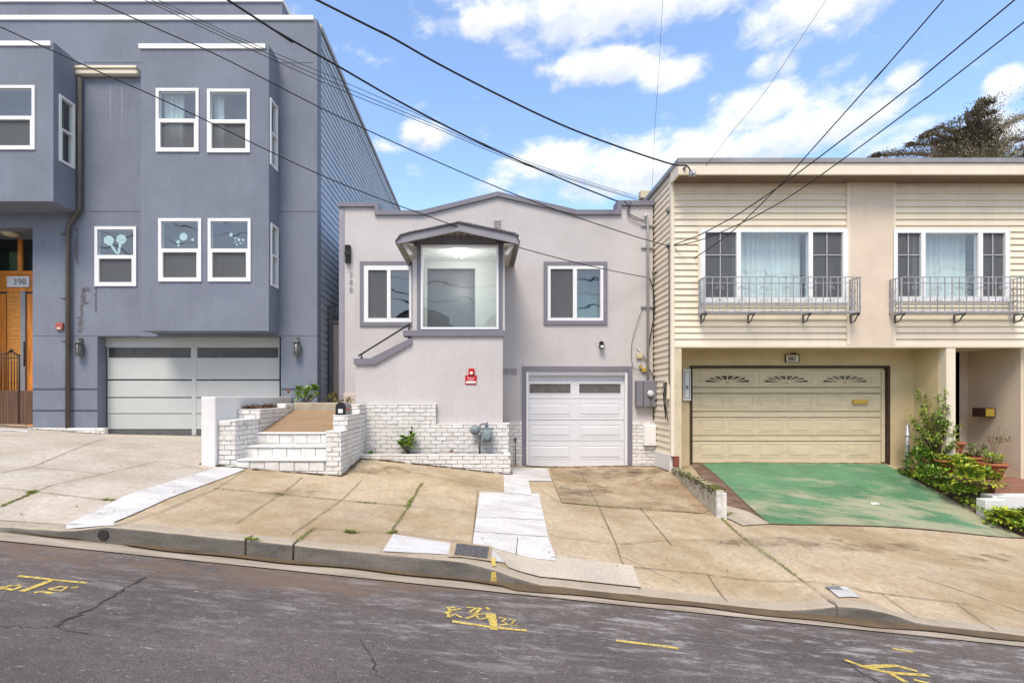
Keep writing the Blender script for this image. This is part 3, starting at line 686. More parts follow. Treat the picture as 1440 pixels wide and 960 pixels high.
WB = [dh(220, 125, 280, 214, 170, DB), dh(292, 126, 352, 215, 171, DB), dh(223.5, 307.5, 283.5, 396, 352, DB), dh(293, 307.5, 353, 396, 352, DB)]
hole = lambda r: (r[0] + .012, r[1] - .012, r[2] + .012, r[3] - .012)
def sw(pxf, pxb, pyt, pyb, d0, xplane):     # window on a side face: y range from pixel columns
    ya = F * xplane / (pxf - VX); yb = F * xplane / (pxb - VX)
    return (ya, yb, Z(pyb, ya), Z(pyt, ya))
XB = X(378, DB); SB = [sw(379.3, 389.3, 137, 231, DB, XB), sw(380.2, 390, 313, 401, DB, XB)]
BB = bay(198, 378, 63, 465, DB, [(hole(r),) for r, p in WB], [(hole(s),) for s in SB], (195.5, 62.5, 373.5, 69.5))
cts = [[(0, .30, m_curtain)], [(0, .16, m_curtain)], [], []]
for (r, p), cset in zip(WB, cts):
    wd = r[1] - r[0]
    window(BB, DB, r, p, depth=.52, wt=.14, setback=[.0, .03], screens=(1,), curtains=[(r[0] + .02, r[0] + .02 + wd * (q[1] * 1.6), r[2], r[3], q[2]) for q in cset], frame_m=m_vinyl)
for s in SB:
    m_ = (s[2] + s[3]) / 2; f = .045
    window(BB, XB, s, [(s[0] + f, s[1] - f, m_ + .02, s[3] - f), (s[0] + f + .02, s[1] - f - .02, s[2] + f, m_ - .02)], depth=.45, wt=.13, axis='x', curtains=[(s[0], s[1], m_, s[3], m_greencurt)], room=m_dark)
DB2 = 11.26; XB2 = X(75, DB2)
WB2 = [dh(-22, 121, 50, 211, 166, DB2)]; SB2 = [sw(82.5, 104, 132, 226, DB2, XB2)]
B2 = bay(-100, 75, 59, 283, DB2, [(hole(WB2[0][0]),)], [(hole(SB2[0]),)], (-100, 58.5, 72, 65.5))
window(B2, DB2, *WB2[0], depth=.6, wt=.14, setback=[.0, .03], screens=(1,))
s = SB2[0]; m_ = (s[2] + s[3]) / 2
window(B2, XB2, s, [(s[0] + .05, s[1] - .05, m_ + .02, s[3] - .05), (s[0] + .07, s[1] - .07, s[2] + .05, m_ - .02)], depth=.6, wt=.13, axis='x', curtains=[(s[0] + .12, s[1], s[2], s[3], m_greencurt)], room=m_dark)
r, p = dh(134, 319, 192.5, 402.5, 361, LD)
wsm = window(LH, LD, r, p, depth=1.0, wt=.3, setback=[.0, .03], screens=(1,))
# stickers and a paper ornament inside the panes
def disc(mb, px, py, rad, d): mb.lathe((X(px, d), d, Z(py, d)), [(rad * d / F, -.002), (rad * d / F, .002)], 16, 'y')
mb = MB(); d = LD + .012
for cx, cy in ((153, 338), (170.5, 336.5)):
    for k in range(7): disc(mb, cx + 4 * math.cos(k * .9), cy + 3.5 * math.sin(k * .9), 3.4, d + k * .0007)
for a, b in (((155, 343), (164, 357)), ((169, 342), (166, 357))):
    mb.face([(X(q[0], d), d, Z(q[1], d)) for q in ((a[0] - 2, a[1]), (a[0] + 2.5, a[1]), (b[0] + 2, b[1]), (b[0] - 1, b[1]))])
mb.build('paper_flowers', m_sticker, wsm)
d = DB + .012
for cx, cy, rr in ((258, 333, 5.5), (250.5, 340, 2.6), (271, 337, 1.9), (251, 345, 1.6), (325, 330, 2.5), (331, 335, 1.5), (336, 337, 2), (342, 337.5, 1.6), (333, 344, 1.2), (338, 342, 1.2), (331, 340, 1.1)): mb = MB(); disc(mb, cx, cy, rr, d); mb.build('round_sticker', m_sticker, BB)
mb = MB(); d2 = DB + .3      # dark hanging shape seen inside the second window
mb.prism([(X(a, d2), Z(b, d2)) for a, b in ((301, 326), (306, 316), (318, 310), (325, 311), (325, 344), (318, 352), (320, 390), (312, 390), (313, 348), (304, 338))], d2, d2 + .05)
mb.build('hanging_ornament', m_dark, BB)
# garage door in its recess
dG = LD + .28
mb = MB(); s2 = lambda a, b, c, e, t=.06, pr=0, bv=0: mb.pbox(a, b, c, e, dG, t, bv, pr)
s2(148, 474, 393.5, 487.5, .05, .015); 
rows = [(505, 531), (535, 556), (559.5, 579), (582, 601)]
for a, b in ((151, 270), (276, 393)):
    mb.wall(X(a, dG), X(b, dG), Z(505, dG), Z(487.5, dG), dG, dG + .05, [R4(a + 1.5, 488.5, b - 1.5, 503, dG)])
    for y0, y1 in rows: s2(a, y0, b, y1 + 2.4, .05, 0, .004)
    for y0, y1 in rows: s2(a, y1 + .4, b, y1 + 1.5, .05, .009, .003)
s2(270, 487.5, 276, 612, .05, .006)
gd = mb.build('garage_door', m_lgarage, LH)
mb = MB(); mb.pbox(148, 603.5, 270, 613, dG, .04, 0, -.01); mb.pbox(276, 603.5, 393, 613, dG, .04, 0, -.01); mb.build('door_gap_strip', mat('gap_dark_grey', (.12, .125, .13), .8, .1, 3, .05), gd)  # dark strips paint the shaded gap below the door
for a, b in ((151, 270), (276, 393)):
    mb = MB(); mb.pbox(a + 1, 488, b - 1, 503.5, dG, .03, 0, -.015); mb.build('pane', mat('dark_garage_pane', (.06, .06, .06), .25, .2, 6, .02, spec=.4), gd)
# downspout, gutter box
mb = MB(); P = [W(112, 110, LD - .09), W(112, 294, LD - .09), W(108, 300, LD - .09), W(98, 315, LD - .09), W(95.5, 322, LD - .09), W(95.5, 603, LD - .09)]
mb.tube(P, .052, 8)
for y in (180, 330, 420, 480, 545): mb.pbox(92.5 if y > 310 else 109, y, 98.5 if y > 310 else 115, y + 2, LD, .0, 0, .15)
mb.build('downspout', m_bronze, LH)
mb = MB(); mb.pbox(94, 98, 198, 101.5, LD, 0, .005, .16); mb.pbox(96, 101.5, 198, 109, LD, 0, .02, .13); mb.build('gutter', m_rtrim, LH)
def lantern(px, py):
    d = LD - .1; c = W(px, py, d); mb = MB(); mb.box(c.x - .035, c.x + .035, LD - .03, LD, c.z - .06, c.z + .22); mb.tube([(c.x, LD - .02, c.z + .19), (c.x, d, c.z + .21), (c.x, d, c.z + .16)], .012, 6)
    mb.lathe((c.x, d, c.z), [(.03, -.21), (.085, -.19), (.085, -.17)], 8); mb.lathe((c.x, d, c.z), [(.085, .09), (.09, .1), (.06, .135), (.02, .17)], 8)
    for k in range(6): a = k * math.pi / 3; mb.box(c.x + .075 * math.cos(a) - .008, c.x + .075 * math.cos(a) + .008, d + .075 * math.sin(a) - .008, d + .075 * math.sin(a) + .008, c.z - .17, c.z + .09)
    l = mb.build('wall_lantern', m_iron, LH); mb = MB(); mb.lathe((c.x, d, c.z), [(.06, -.168), (.062, -.1), (.062, .088)], 10); mb.build('lamp_glass', mat('smoked_glass', (.16, .155, .15), .25, .2, 8, 0, spec=.6), l)
lantern(110.5, 488); lantern(417, 487)
mb = MB(); c = W(85, 459, LD); mb.box(c.x - .09, c.x + .09, LD - .05, LD, c.z - .085, c.z + .085, .015); ab = mb.build('alarm_bell', mat('faded_red', (.36, .09, .075), .5, .2, 8, 0), LH)
mb = MB(); mb.box(c.x - .04, c.x + .05, LD - .058, LD - .051, c.z - .075, c.z - .02); mb.build('strobe', m_beige, ab)
# entry recess : cedar door, transom, number plate, side wall
dE = 13.0; EX = X(46, LD)
mb = MB(); mb.box(LXL + .3, EX - .001, dE + .05, dE + .2, zb, Z(383, dE)); mb.box(LXL + .3, EX - .001, dE + .36, dE + .45, Z(383, dE), ztop - 2); mb.box(EX, EX + .1, LD + .3, dE + .05, zb, Z(318, LD)); mb.box(LXL + .3, EX, LD + .3, dE + .05, Z(318, LD), Z(318, LD) + .1); mb.build('entry_recess', m_lwall, LH)
def E(px, py): return (X(px, dE), Z(py, dE))
de = lambda px: VX + (px - VX) * LD / dE
mb = MB(); pb = lambda a, b, c, e, pr=0.: mb.pbox(a, b, c, e, dE, .05, .004, pr)
for a, b, c, e in ((-40, 324, 80, 331), (-40, 381, 80, 386), (-40, 405, 80, 410), (26, 331, 32, 381), (-40, 386, 80, 405)): pb(a + 0, b, c, e, .03 if b != 386 else 0)
dr = mb.build('door_frame', m_wood, LH)
mb = MB(); mb.pbox(-40, 331, 26, 381, dE, .026, 0, -.02); mb.pbox(32, 331, 80, 381, dE, .026, 0, -.02); mb.build('transom_pane', glass_mat('entry_glass', (.75, .8, .8), 1.8), dr)
mb = MB(); mb.pbox(-40, 325, 80, 381, dE, .35, 0, -.30); mb.build('transom_room', m_room, dr)
mb = MB(); mb.pbox(8, 353, 24, 380, dE, .11, 0, -.10); mb.build('transom_curtain', mat('pale_green', (.33, .45, .26), .9, .2, 4, 0), dr)
mb = MB(); mb.pbox(12, 389, 43, 404, dE, .02, .002, .05); npl = mb.build('number_plate', m_white, LH)
text_mesh('house_number', '398', .23, W(27.5, 396.5, dE - .056), mat('grey_number', (.25, .25, .26), .5, .05, 3, 0), npl)
mb = MB(); mb.pbox(11, 410, 33, 610, dE, .04, 0, .02); mb.build('cedar_panel', m_woodpanel, LH)
mb = MB(); mb.pbox(37.5, 413, 70, 606, dE, .05, .006, .0); mb.pbox(-30, 413, 8, 606, dE, .05, .006, .0); dd = mb.build('front_door', m_wood, LH)
mb = MB(); mb.pbox(31, 410, 37.5, 606, dE, .05, .004, .05); mb.build('door_jamb', mat('steel_grey', (.30, .31, .33), .5, .1, 5, 0), LH)
mb = MB(); mb.tube([W(34, 480, dE - .1), W(34, 515, dE - .1)], .016, 8); mb.build('handle', m_black, dd)
mb = MB(); c = W(12, 321, LD + .4); mb.lathe((c.x, LD + .45, Z(318, LD) - .002), [(.19, 0), (.19, -.03), (.14, -.08), (.05, -.1)], 20); mb.build('ceiling_lamp', m_beige, LH)
mb = MB(); mb.box(LXL + .3, EX, LD - .1, dE + .2, zb, Z(604, LD)); mb.build('entry_step', m_stone, LH)
# gate rail in front of the entry
gr = thing('iron_gate', 'low brown slatted entry gate with black iron rails beside the downspout', 'gate', (X(24, 12.05), 12.05, Z(596, 12.05)))
mb = MB()
for a, b in ((-40, 27), (28.5, 47)): mb.pbox(a, 549, b, 596, 12.02, .03, .003)
for k in range(22): px = -40 + k * 4; mb.pbox(px, 550, px + .7, 595, 12.02, 0, 0, .006)
mb.build('slat_panel', m_brownwood, gr)
mb = MB(); d = 12.03; mb.tube([W(-40, 497, d), W(8, 497.5, d), W(12, 496, d), W(15, 492, d), W(20, 496, d), W(26, 500, d)], .016, 6); mb.tube([W(-40, 503, d), W(27, 503, d)], .01, 6)
for px in (-14, -6, 2, 6.5, 11.5, 16, 20, 24): mb.tube([W(px, 497, d), W(px, 550, d)], .009, 6)
mb.tube([W(27, 498, d), W(27, 596, d)], .02, 6); mb.lathe(W(16, 493, d), [(.01, -.04), (.045, 0), (.01, .04)], 10); mb.build('iron_rail', m_black, gr)
mb = MB(); x0, x1 = X(40, 11.9), X(149, 11.9)
def zt(x): return Z(602, 11.9)
mb.box(x0, x1, 11.86, 11.98, CZ - 1.5, Z(601.5, 11.9), .01); mb.bricks((x0, 11.86), (1, 0), (0, -1), x1 - x0, CZ - 1.3, Z(602, 11.86), .2, .07)
o = mb.build('edging', m_brick); tag(o, 'short white painted brick edging at the foot of the blue-grey pier', 'edging')
mb = MB(); sheet(mb, gpoly([(-20, 603), (38, 604), (40, 610), (20, 606), (-20, 608)]), .012); tag(mb.build('entry_slab', m_patch), kind='structure')

# side gate between the houses
sg_ = thing('side_gate', 'narrow beige side gate with scrolled iron top between blue-grey house and grey house', 'gate', (-3.55, 12.95, CZ - .1))
d = 12.95; mb = MB(); mb.box(-3.83, -3.74, d - .03, d + .06, CZ - .4, Z(430, d)); mb.box(-3.74, -2.9, d - .02, d + .05, Z(455, d), Z(450, d)); mb.build('gate_frame', m_iron, sg_)
mb = MB(); mb.box(-3.735, -2.9, d, d + .04, CZ - .4, Z(455.5, d), .004); mb.build('gate_panel', mat('grey_beige_panel', (.30, .275, .26), .8, .12, 2, .1, stretch=(12, 12, 1)), sg_)
mb = MB(); mb.tube([(-3.74, d, Z(431, d)), (-2.9, d, Z(431, d))], .014, 6)
for px in (468, 473, 478, 483): mb.tube([W(px, 431, d), W(px, 450, d)], .01, 6); mb.tube([W(px + 2.5 + 1.8 * math.cos(a / 3), 440 + 4 * math.sin(a / 3), d) for a in range(16)], .007, 5)
mb.build('iron_top', m_iron, sg_)

# ================================================================== MIDDLE HOUSE (grey stucco cottage)
MD = 12.0; MXL, MXR = X(478, MD), X(918, MD)
MH = thing('stucco_cottage', 'small pale grey stucco house with peaked parapet, slate trim and glazed porch box', 'house', (0.2, 12.0, zg(0.2, 12)))
mh = [R4(512, 373.5, 579, 453, MD), R4(770, 374, 848, 451, MD), R4(739, 521, 883, 700, MD), (X(581.5, 10.62) + .02, X(708.5, 10.62) - .02, Z(465, 10.62) - .06, Z(338, 10.62) + .06)]
mp = lambda *q: [(X(a, MD), Z(b, MD)) for a, b in q]
zc = Z(305, MD)
mb = MB(); mb.wall(MXL, MXR, CZ - 2.2, zc, MD, MD + .25, mh)
mb.prism(mp((478, 305), (478, 289), (530, 289), (530, 300), (593, 300), (700, 274), (811, 299), (870, 299), (870, 286), (918, 286), (918, 305)), MD, MD + .25)
mb.box(MXL, MXL + .2, MD + .25, 22, CZ - 2.2, zc); mb.box(MXR - .2, MXR, MD + .25, 22, CZ - 2.2, zc); mb.box(MXL, MXR, 21.8, 22, CZ - 2.2, zc)
mb.build('wall', m_mwall, MH)
mb = MB(); mb.box(MXL + .2, MXR - .2, MD + .25, 21.8, zc - .3, zc - .2); mb.build('roof', m_roof, MH)
mb = MB(); mb.ribbon(mp((477, 285.5), (533, 285.5), (533, 297), (592, 297), (700, 270.5), (811, 296), (867, 296), (867, 283), (919, 283)),
                    mp((477, 291.5), (527.5, 291.5), (527.5, 303), (594, 303), (700, 277), (810, 302.5), (873, 302.5), (873, 289.5), (919, 289.5)), MD - .06, MD + .3)
mb.build('parapet_trim', m_trim, MH)
mb = MB(); mb.pbox(477, 291.6, 484, 562, MD, .0, 0, .02); mb.build('corner_trim', mat('pale_slate_trim', (.30, .29, .335), .7, .08, 3, .1), MH)
def casing(rect, w, d, m, parent, proud=.035, name='window_casing'):
    a0, a1, b0, b1 = rect; mb = MB(); mb.wall(a0 - w, a1 + w, b0 - w, b1 + w, d - proud, d + .001, [rect]); return mb.build(name, m, parent)
k = MD / F
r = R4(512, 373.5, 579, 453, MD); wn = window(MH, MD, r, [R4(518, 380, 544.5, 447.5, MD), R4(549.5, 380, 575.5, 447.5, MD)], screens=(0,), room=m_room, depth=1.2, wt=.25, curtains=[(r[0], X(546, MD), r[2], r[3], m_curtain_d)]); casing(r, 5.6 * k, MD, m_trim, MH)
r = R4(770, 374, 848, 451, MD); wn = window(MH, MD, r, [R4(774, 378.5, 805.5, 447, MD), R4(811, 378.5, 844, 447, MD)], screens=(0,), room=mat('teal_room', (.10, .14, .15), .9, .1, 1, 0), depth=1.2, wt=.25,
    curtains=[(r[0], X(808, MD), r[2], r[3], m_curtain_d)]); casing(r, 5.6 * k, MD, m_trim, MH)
mb = MB(); d = MD + .25; mb.prism([(X(a, MD), Z(b, MD)) for a, b in ((811, 379), (845, 379), (845, 447), (811, 447))], d + .12, d + .14); mb.build('curtain', mat('teal_curtain', (.09, .20, .23), .9, .15, 2, 0, stretch=(8, 8, .4)), wn)
# wall lamp, number, vents, floodlight
mb = MB(); c = W(490, 358, MD)
for i in range(4): z = c.z + .19 - i * .035; mb.box(c.x - .06, c.x + .06, MD - .10, MD - .005, z - .011, z + .011)
mb.box(c.x - .065, c.x + .07, MD - .12, MD - .004, c.z - .06, c.z + .06, .02)
for i in range(4): z = c.z - .09 - i * .035; mb.box(c.x - .058, c.x + .058, MD - .10, MD - .005, z - .011, z + .011)
mb.box(c.x - .05, c.x + .05, MD - .09, MD - .003, c.z - .20, c.z + .20); mb.build('wall_lamp', m_black, MH)
mb = MB()
for i, ch in enumerate('388'): text_mesh('house_number', ch, .17, W(493.5, 386 + i * 10.8, MD - .012), m_digit, MH)
mb = MB(); mb.pbox(692.5, 307, 707, 324, MD, 0, .004, .012)
for i in range(6): y = 310 + i * 2.3; mb.pbox(694.5, y, 704.5, y + 1.1, MD, 0, 0, .028)
mb.build('attic_vent', m_mwall, MH)
mb = MB()
for i in range(6): y = 311.3 + i * 2.3; mb.pbox(694.5, y, 704.5, y + .9, MD, 0, 0, .014)
mb.build('vent_slot', m_dark, MH)
for a, b in ((707.5, 716), (717.5, 727)):
    mb = MB(); mb.wall(*R4(a, 517.5, b, 526.5, MD), MD - .015, MD, [R4(a + 1, 518.5, b - 1, 525.5, MD)])
    for q in range(7): mb.pbox(a + 1 + q * 1.05, 518.5, a + 1.45 + q * 1.05, 525.5, MD, 0, 0, .012)
    mb.pbox(a + 1, 518.5, b - 1, 525.5, MD, 0, 0, .003); mb.build('foundation_vent', mat('vent_grey', (.42, .40, .40), .8, .1, 4, 0), MH)
mb = MB(); c = W(845, 486, MD); mb.lathe((c.x, MD - .05, c.z + .05), [(.05, -.04), (.055, .0), (.03, .05)], 12, 'y'); mb.box(c.x - .06, c.x + .06, MD - .14, MD - .05, c.z - .075, c.z + .02, .015); fl = mb.build('floodlight', m_black, MH)
mb = MB(); mb.box(c.x - .04, c.x + .04, MD - .148, MD - .141, c.z - .055, c.z - .005); mb.build('lens', m_white, fl)
# garage door
r = R4(740, 521, 882.5, 672, MD); mb = MB(); w = 6 * k
mb.box(r[0] - w, r[0], MD - .035, MD + .001, CZ - 2.1, r[3] + w); mb.box(r[1], r[1] + w, MD - .035, MD + .001, CZ - 2.1, r[3] + w); mb.box(r[0], r[1], MD - .035, MD + .001, r[3], r[3] + w); mb.build('garage_casing', m_trim, MH)
dm = MD + .13; mb = MB(); mb.box(r[0] + .002, X(743, MD), MD + .0, dm + .1, CZ - 2.1, r[3] - .002); mb.box(X(879.5, MD), r[1] - .002, MD + .0, dm + .1, CZ - 2.1, r[3] - .002); mb.box(X(743, MD), X(879.5, MD), MD + .03, dm + .1, Z(527, MD), r[3] - .002); mb.build('garage_frame', m_vinyl, MH)
mb = MB(); q = lambda a, b: (VX + (a - VX) * MD / dm, b)
def dbox(a, b, c, e, pr, bv=.003): mb.box(X(a, MD), X(c, MD), dm - pr, dm + .05, Z(e, MD), Z(b, MD), bv)
mb.wall(X(743, MD), X(879.5, MD), Z(560, MD), Z(536, MD), dm, dm + .05, [R4(745, 539, 804, 553, MD), R4(815.5, 539, 875, 553, MD)])
dbox(743, 527, 879.5, 536, -.02)
for y0, y1 in ((560.6, 590.5), (591.1, 620), (620.6, 657)):
    dbox(743, y0, 879.5, y1, 0, .005)
    for a, b in ((745, 805), (815, 876)):
        yy = y0 + 5.5; ye = min(y1 - 5, yy + 20)
        mb.wall(*R4(a, yy, b, ye, MD), dm - .006, dm, [R4(a + 1.2, yy + 1.2, b - 1.2, ye - 1.2, MD)]); dbox(a + 3, yy + 3, b - 3, ye - 3, .012, .010)
for a, b in ((744, 805), (814.5, 876)): mb.wall(*R4(a, 538, b, 554, MD), dm - .008, dm, [R4(a + 1.4, 539.4, b - 1.4, 552.6, MD)])
mgd = mb.build('garage_door', m_mgarage, MH)
for a, b in ((745, 804), (815.5, 875)): mb = MB(); mb.box(X(a, MD), X(b, MD), dm + .01, dm + .02, Z(553, MD), Z(539, MD)); mb.build('pane', m_frost, mgd)
mb = MB(); mb.box(X(743, MD), X(879.5, MD), dm + .02, dm + .04, CZ - 2.0, Z(656, MD)); mb.build('door_gap_strip', m_black, mgd)
# brick wainscot at the facade
for a, b in ((716, 733.5), (888.5, 921)):
    mb = MB(); mb.box(X(a, MD), X(b, MD), MD - .05, MD, CZ - 2.1, Z(593, MD)); mo = mb.build('brick_base', m_mortar, MH)
    mb = MB(); mb.bricks((X(a, MD), MD - .05), (1, 0), (0, -1), X(b, MD) - X(a, MD), CZ - 1.9, Z(593, MD)); mb.box(X(a, MD), X(b, MD), MD - .064, MD, Z(593, MD), Z(592, MD)); mb.build('brickwork', m_brick, mo)
mb = MB(); mb.pbox(484, 553, 502, 570, MD, 0, .01, .06); mb.build('plinth', mat('pale_pink_plinth', (.58, .52, .48), .85, .08, 3, .2), MH)
mb = MB(); c = W(725, 630, MD - .1); mb.tube([W(725, 618, MD - .09), W(725, 640, MD - .09), W(725, 657, MD - .09)], .012, 6); mb.lathe(W(725, 617, MD - .09), [(.03, -.03), (.03, .03)], 8); mb.build('hose_bib', m_iron, MH)
# lower stucco block with the stair parapet
PD = 10.55
pp = lambda d, *q: [(X(a, d), Z(b, d)) for a, b in q]
mb = MB(); mb.prism(pp(PD, (500.5, 640), (500.5, 511), (528, 511), (579, 482), (579, 470), (707, 470), (707, 640)), PD, PD + .2)
mb.box(X(580, PD), X(707, PD), PD + .2, MD, CZ - 2, Z(472, PD)); mb.build('porch_block', m_mwall, MH)
mb = MB(); mb.ribbon(pp(PD, (498, 504), (521, 504), (579.5, 474.5)), pp(PD, (498, 512.5), (528, 512.5), (579.5, 483.5)), PD - .05, PD + .25); mb.build('stair_cap', m_trim, MH)
mb = MB(); mb.pbox(567, 464.5, 708.5, 473, PD, .25, .006, .05); mb.build('porch_sill', m_trim, MH)
mb = MB()      # stairs up behind the parapet
for i in range(7):
    x0 = X(500, PD) + i * .22; mb.box(x0, X(580, PD), PD + .2, MD - .02, CZ - 1.2, Z(552, PD) + .0 + i * .16)
mb.build('stairs', m_stone, MH)
mb = MB(); d = PD + .08
mb.tube([W(504, 500.5, d), W(507, 498.5, d), W(577, 455, d)], .018, 8); mb.tube([W(508.5, 498, d), W(508.5, 505, d)], .016, 8); mb.tube([W(575.5, 456.5, d), W(575.5, 478, d)], .022, 8)
mb.lathe(W(508.5, 503.5, d), [(.04, -.01), (.04, .01)], 10); mb.build('handrail', m_black, MH)
# glazed porch box
QD = 10.62
hw_ = R4(592, 345, 701, 463, QD)
mb = MB(); mb.wall(X(586.5, QD), X(707, QD), Z(466, QD), Z(332, QD), QD, QD + .12, [hw_]); mb.build('porch_front', m_trim, MH)
mb = MB(); mb.pbox(580, 345, 586.4, 466, QD, .12, .004, .0)
mb.wall(QD + .12, MD - .002, Z(466, QD), Z(334, QD), X(580, QD) + .1, X(580, QD), [(QD + .35, MD - .25, Z(450, QD), Z(355, QD))], 'x'); mb.build('porch_side', m_mwall, MH)
mb = MB(); mb.pbox(707.1, 345, 710, 466, QD, .12, .004); mb.wall(QD + .12, MD - .002, Z(466, QD), Z(334, QD), X(710, QD), X(710, QD) - .1, [], 'x'); mb.build('porch_side', m_mwall, MH)
pw = window(MH, QD, hw_, [R4(594.5, 348.5, 698.3, 460, QD)], glass=m_glass_clear, proud=.03, wt=.12, room_part=False, setback=[.02])
pr = MB(); x0, x1 = X(581.5, QD), X(708.5, QD); z0, z1 = Z(465, QD), Z(338, QD); yb = 12.9
dw = (X(604, MD), X(669, MD))
pr.wall(x0, x1, z0, z1, 12.3, 12.4, [(X(600.5, 12.3), X(668, 12.3), z0 - 1, Z(377, 12.3))])
pr.box(x0, x1, QD + .13, 12.3, z1, z1 + .04); pr.box(x0, x1, QD + .13, 12.3, z0 - .04, z0); pr.box(x1, x1 + .01, QD + .13, 12.3, z0, z1)
rm = pr.build('porch_room', m_roomw, MH)
mb = MB(); mb.box(x0, x1, 12.5, 12.52, z0, z1); mb.build('inner_door', mat('blue_grey_inner_door', (.19, .20, .22), .35, .1, 2, 0, spec=.5), rm)
mb = MB(); c = W(647, 356, 11.5); mb.tube([(c.x, 11.5, z1), (c.x, 11.5, c.z + .08)], .012, 6); mb.lathe((c.x, 11.5, c.z), [(.05, .1), (.19, .07), (.20, .04), (.06, .03)], 18); pl = mb.build('ceiling_lamp', m_galv, rm)
mb = MB()
for i in range(5): a = i * 2 * math.pi / 5; mb.lathe((c.x + .13 * math.cos(a), 11.5 + .13 * math.sin(a), c.z), [(.02, .03), (.055, .0), (.05, -.05), (.02, -.075)], 10)
mb.build('lamp_shade', m_lamp, pl)
ld = bpy.data.lights.new('porch_lamp_light', 'POINT'); lo = bpy.data.objects.new('porch_lamp_light', ld); COL.objects.link(lo); lo.location = (c.x, 11.4, c.z - .45); ld.energy = 15; ld.color = (1, .96, .9); ld.shadow_soft_size = .15
# porch roof
RD = 10.22
fo = [(555.5, 341.5), (562, 332), (575, 328.5), (645, 314), (716, 328.5), (726, 331.5), (731.5, 342.5)]
fi = [(556.5, 342.5), (572, 340.2), (582, 337.5), (645, 324.5), (708, 338), (720, 341), (730.5, 343.5)]
mb = MB(); mb.ribbon(pp(RD, *fo), pp(RD, *fi), RD, RD + .05); mb.build('porch_fascia', mat('mid_slate_trim', (.28, .275, .305), .6, .06, 3, .08), MH)
mb = MB(); top = pp(RD, (556, 339), (562, 330.5), (575, 327), (645, 312.5), (716, 327), (726, 330), (731, 340)); bot = [(x, z - .022) for x, z in top]; bot2 = [(x, z - .05) for x, z in top]
mb.ribbon(top, bot, RD - .03, MD - .002)
for i in range(46):
    px = 560 + i * 3.7; pz = np.interp(px, [556, 562, 575, 645, 716, 726, 731], [339, 330.5, 327, 312.5, 327, 330, 340]); mb.box(X(px, RD), X(px + 3.2, RD), RD - .035, RD + .1, Z(pz + .8, RD), Z(pz - .6, RD) + U(0, .008))
mb.build('porch_roof', m_shingle, MH)
mb = MB(); mb.ribbon([(x, z - .001) for x, z in bot], bot2, RD + .051, MD - .003); mb.build('roof_board', mat('cream_soffit', (.55, .52, .47), .8, .1, 4, .1), MH)
mb = MB(); gb = pp(QD, (586.5, 337.5), (645, 324), (707, 337.5)); mb.prism(gb, QD + .03, QD + .08)
mb.build('gable_board', mat('cream_board', (.60, .57, .49), .8, .12, 5, .1, stretch=(14, 14, 1)), MH)
mb = MB()
for px in range(594, 704, 9): yy = 337.5 - (1 - abs(px - 645) / 60) * 12.5; mb.pbox(px, yy, px + .8, 338, QD, 0, 0, -.024)
mb.build('board_joint', mat('joint_brown', (.2, .18, .15), .9, .1, 4, 0), MH)
for a, b in (((565, 344), (575.5, 357)), ((724, 344), (713.5, 357))):
    mb = MB(); s = 1 if a[0] < 600 else -1; mb.prism(pp(RD, (a[0], a[1] - 1), (a[0] + 6 * s, a[1] - 1), (b[0] + 4 * s, b[1] - 1), (b[0] - 1 * s, b[1])), RD + .08, RD + .18)
    mb.box(*sorted((X(b[0] - 1 * s, RD), X(b[0] + 4 * s, RD))), RD + .18, MD, Z(356, RD), Z(347, RD)); mb.build('bracket', mat('pale_bracket', (.42, .41, .40), .7, .1, 4, .1), MH)
mb = MB(); mb.box(X(566, RD), X(580, RD), RD + .06, MD - .01, Z(343, RD), Z(341, RD)); mb.build('porch_soffit', mat('cream_soffit', (.40, .37, .33), .8, .1, 4, .1), MH); mb = MB(); mb.box(X(709, RD), X(722, RD), RD + .06, MD - .01, Z(343, RD), Z(341, RD)); mb.build('porch_soffit', mat('cream_soffit', (.40, .37, .33), .8, .1, 4, .1), MH)
# small red alarm sign
sx = W(662.5, 527, PD); mb = MB(); mb.pbox(659, 518, 667.2, 527.5, PD, 0, .01, .05); mb.prism(pp(PD, (654.5, 527.5), (670.5, 527.5), (670, 540), (654, 540)), PD - .02, PD - .001); asn = mb.build('alarm_sign', m_signred, MH)
mb = MB(); mb.lathe((X(662.9, PD), PD - .052, Z(524.3, PD)), [(.028, -.01), (.035, 0)], 12, 'y'); mb.pbox(655.2, 535.8, 669.3, 538.6, PD, 0, 0, .023); mb.build('sign_white', m_white, asn)
mb = MB()
for (a, b, y) in ((657, 661, 529.6), (662, 664, 529.6), (665, 668, 529.6), (657, 667, 531.4), (657.5, 666.5, 532.9), (659, 665, 534.2)):
    mb.pbox(a, y, b, y + .7, PD, 0, 0, .022)
mb.build('sign_lettering', mat('pink_print', (.75, .42, .40), .5, .05, 3, 0), asn)
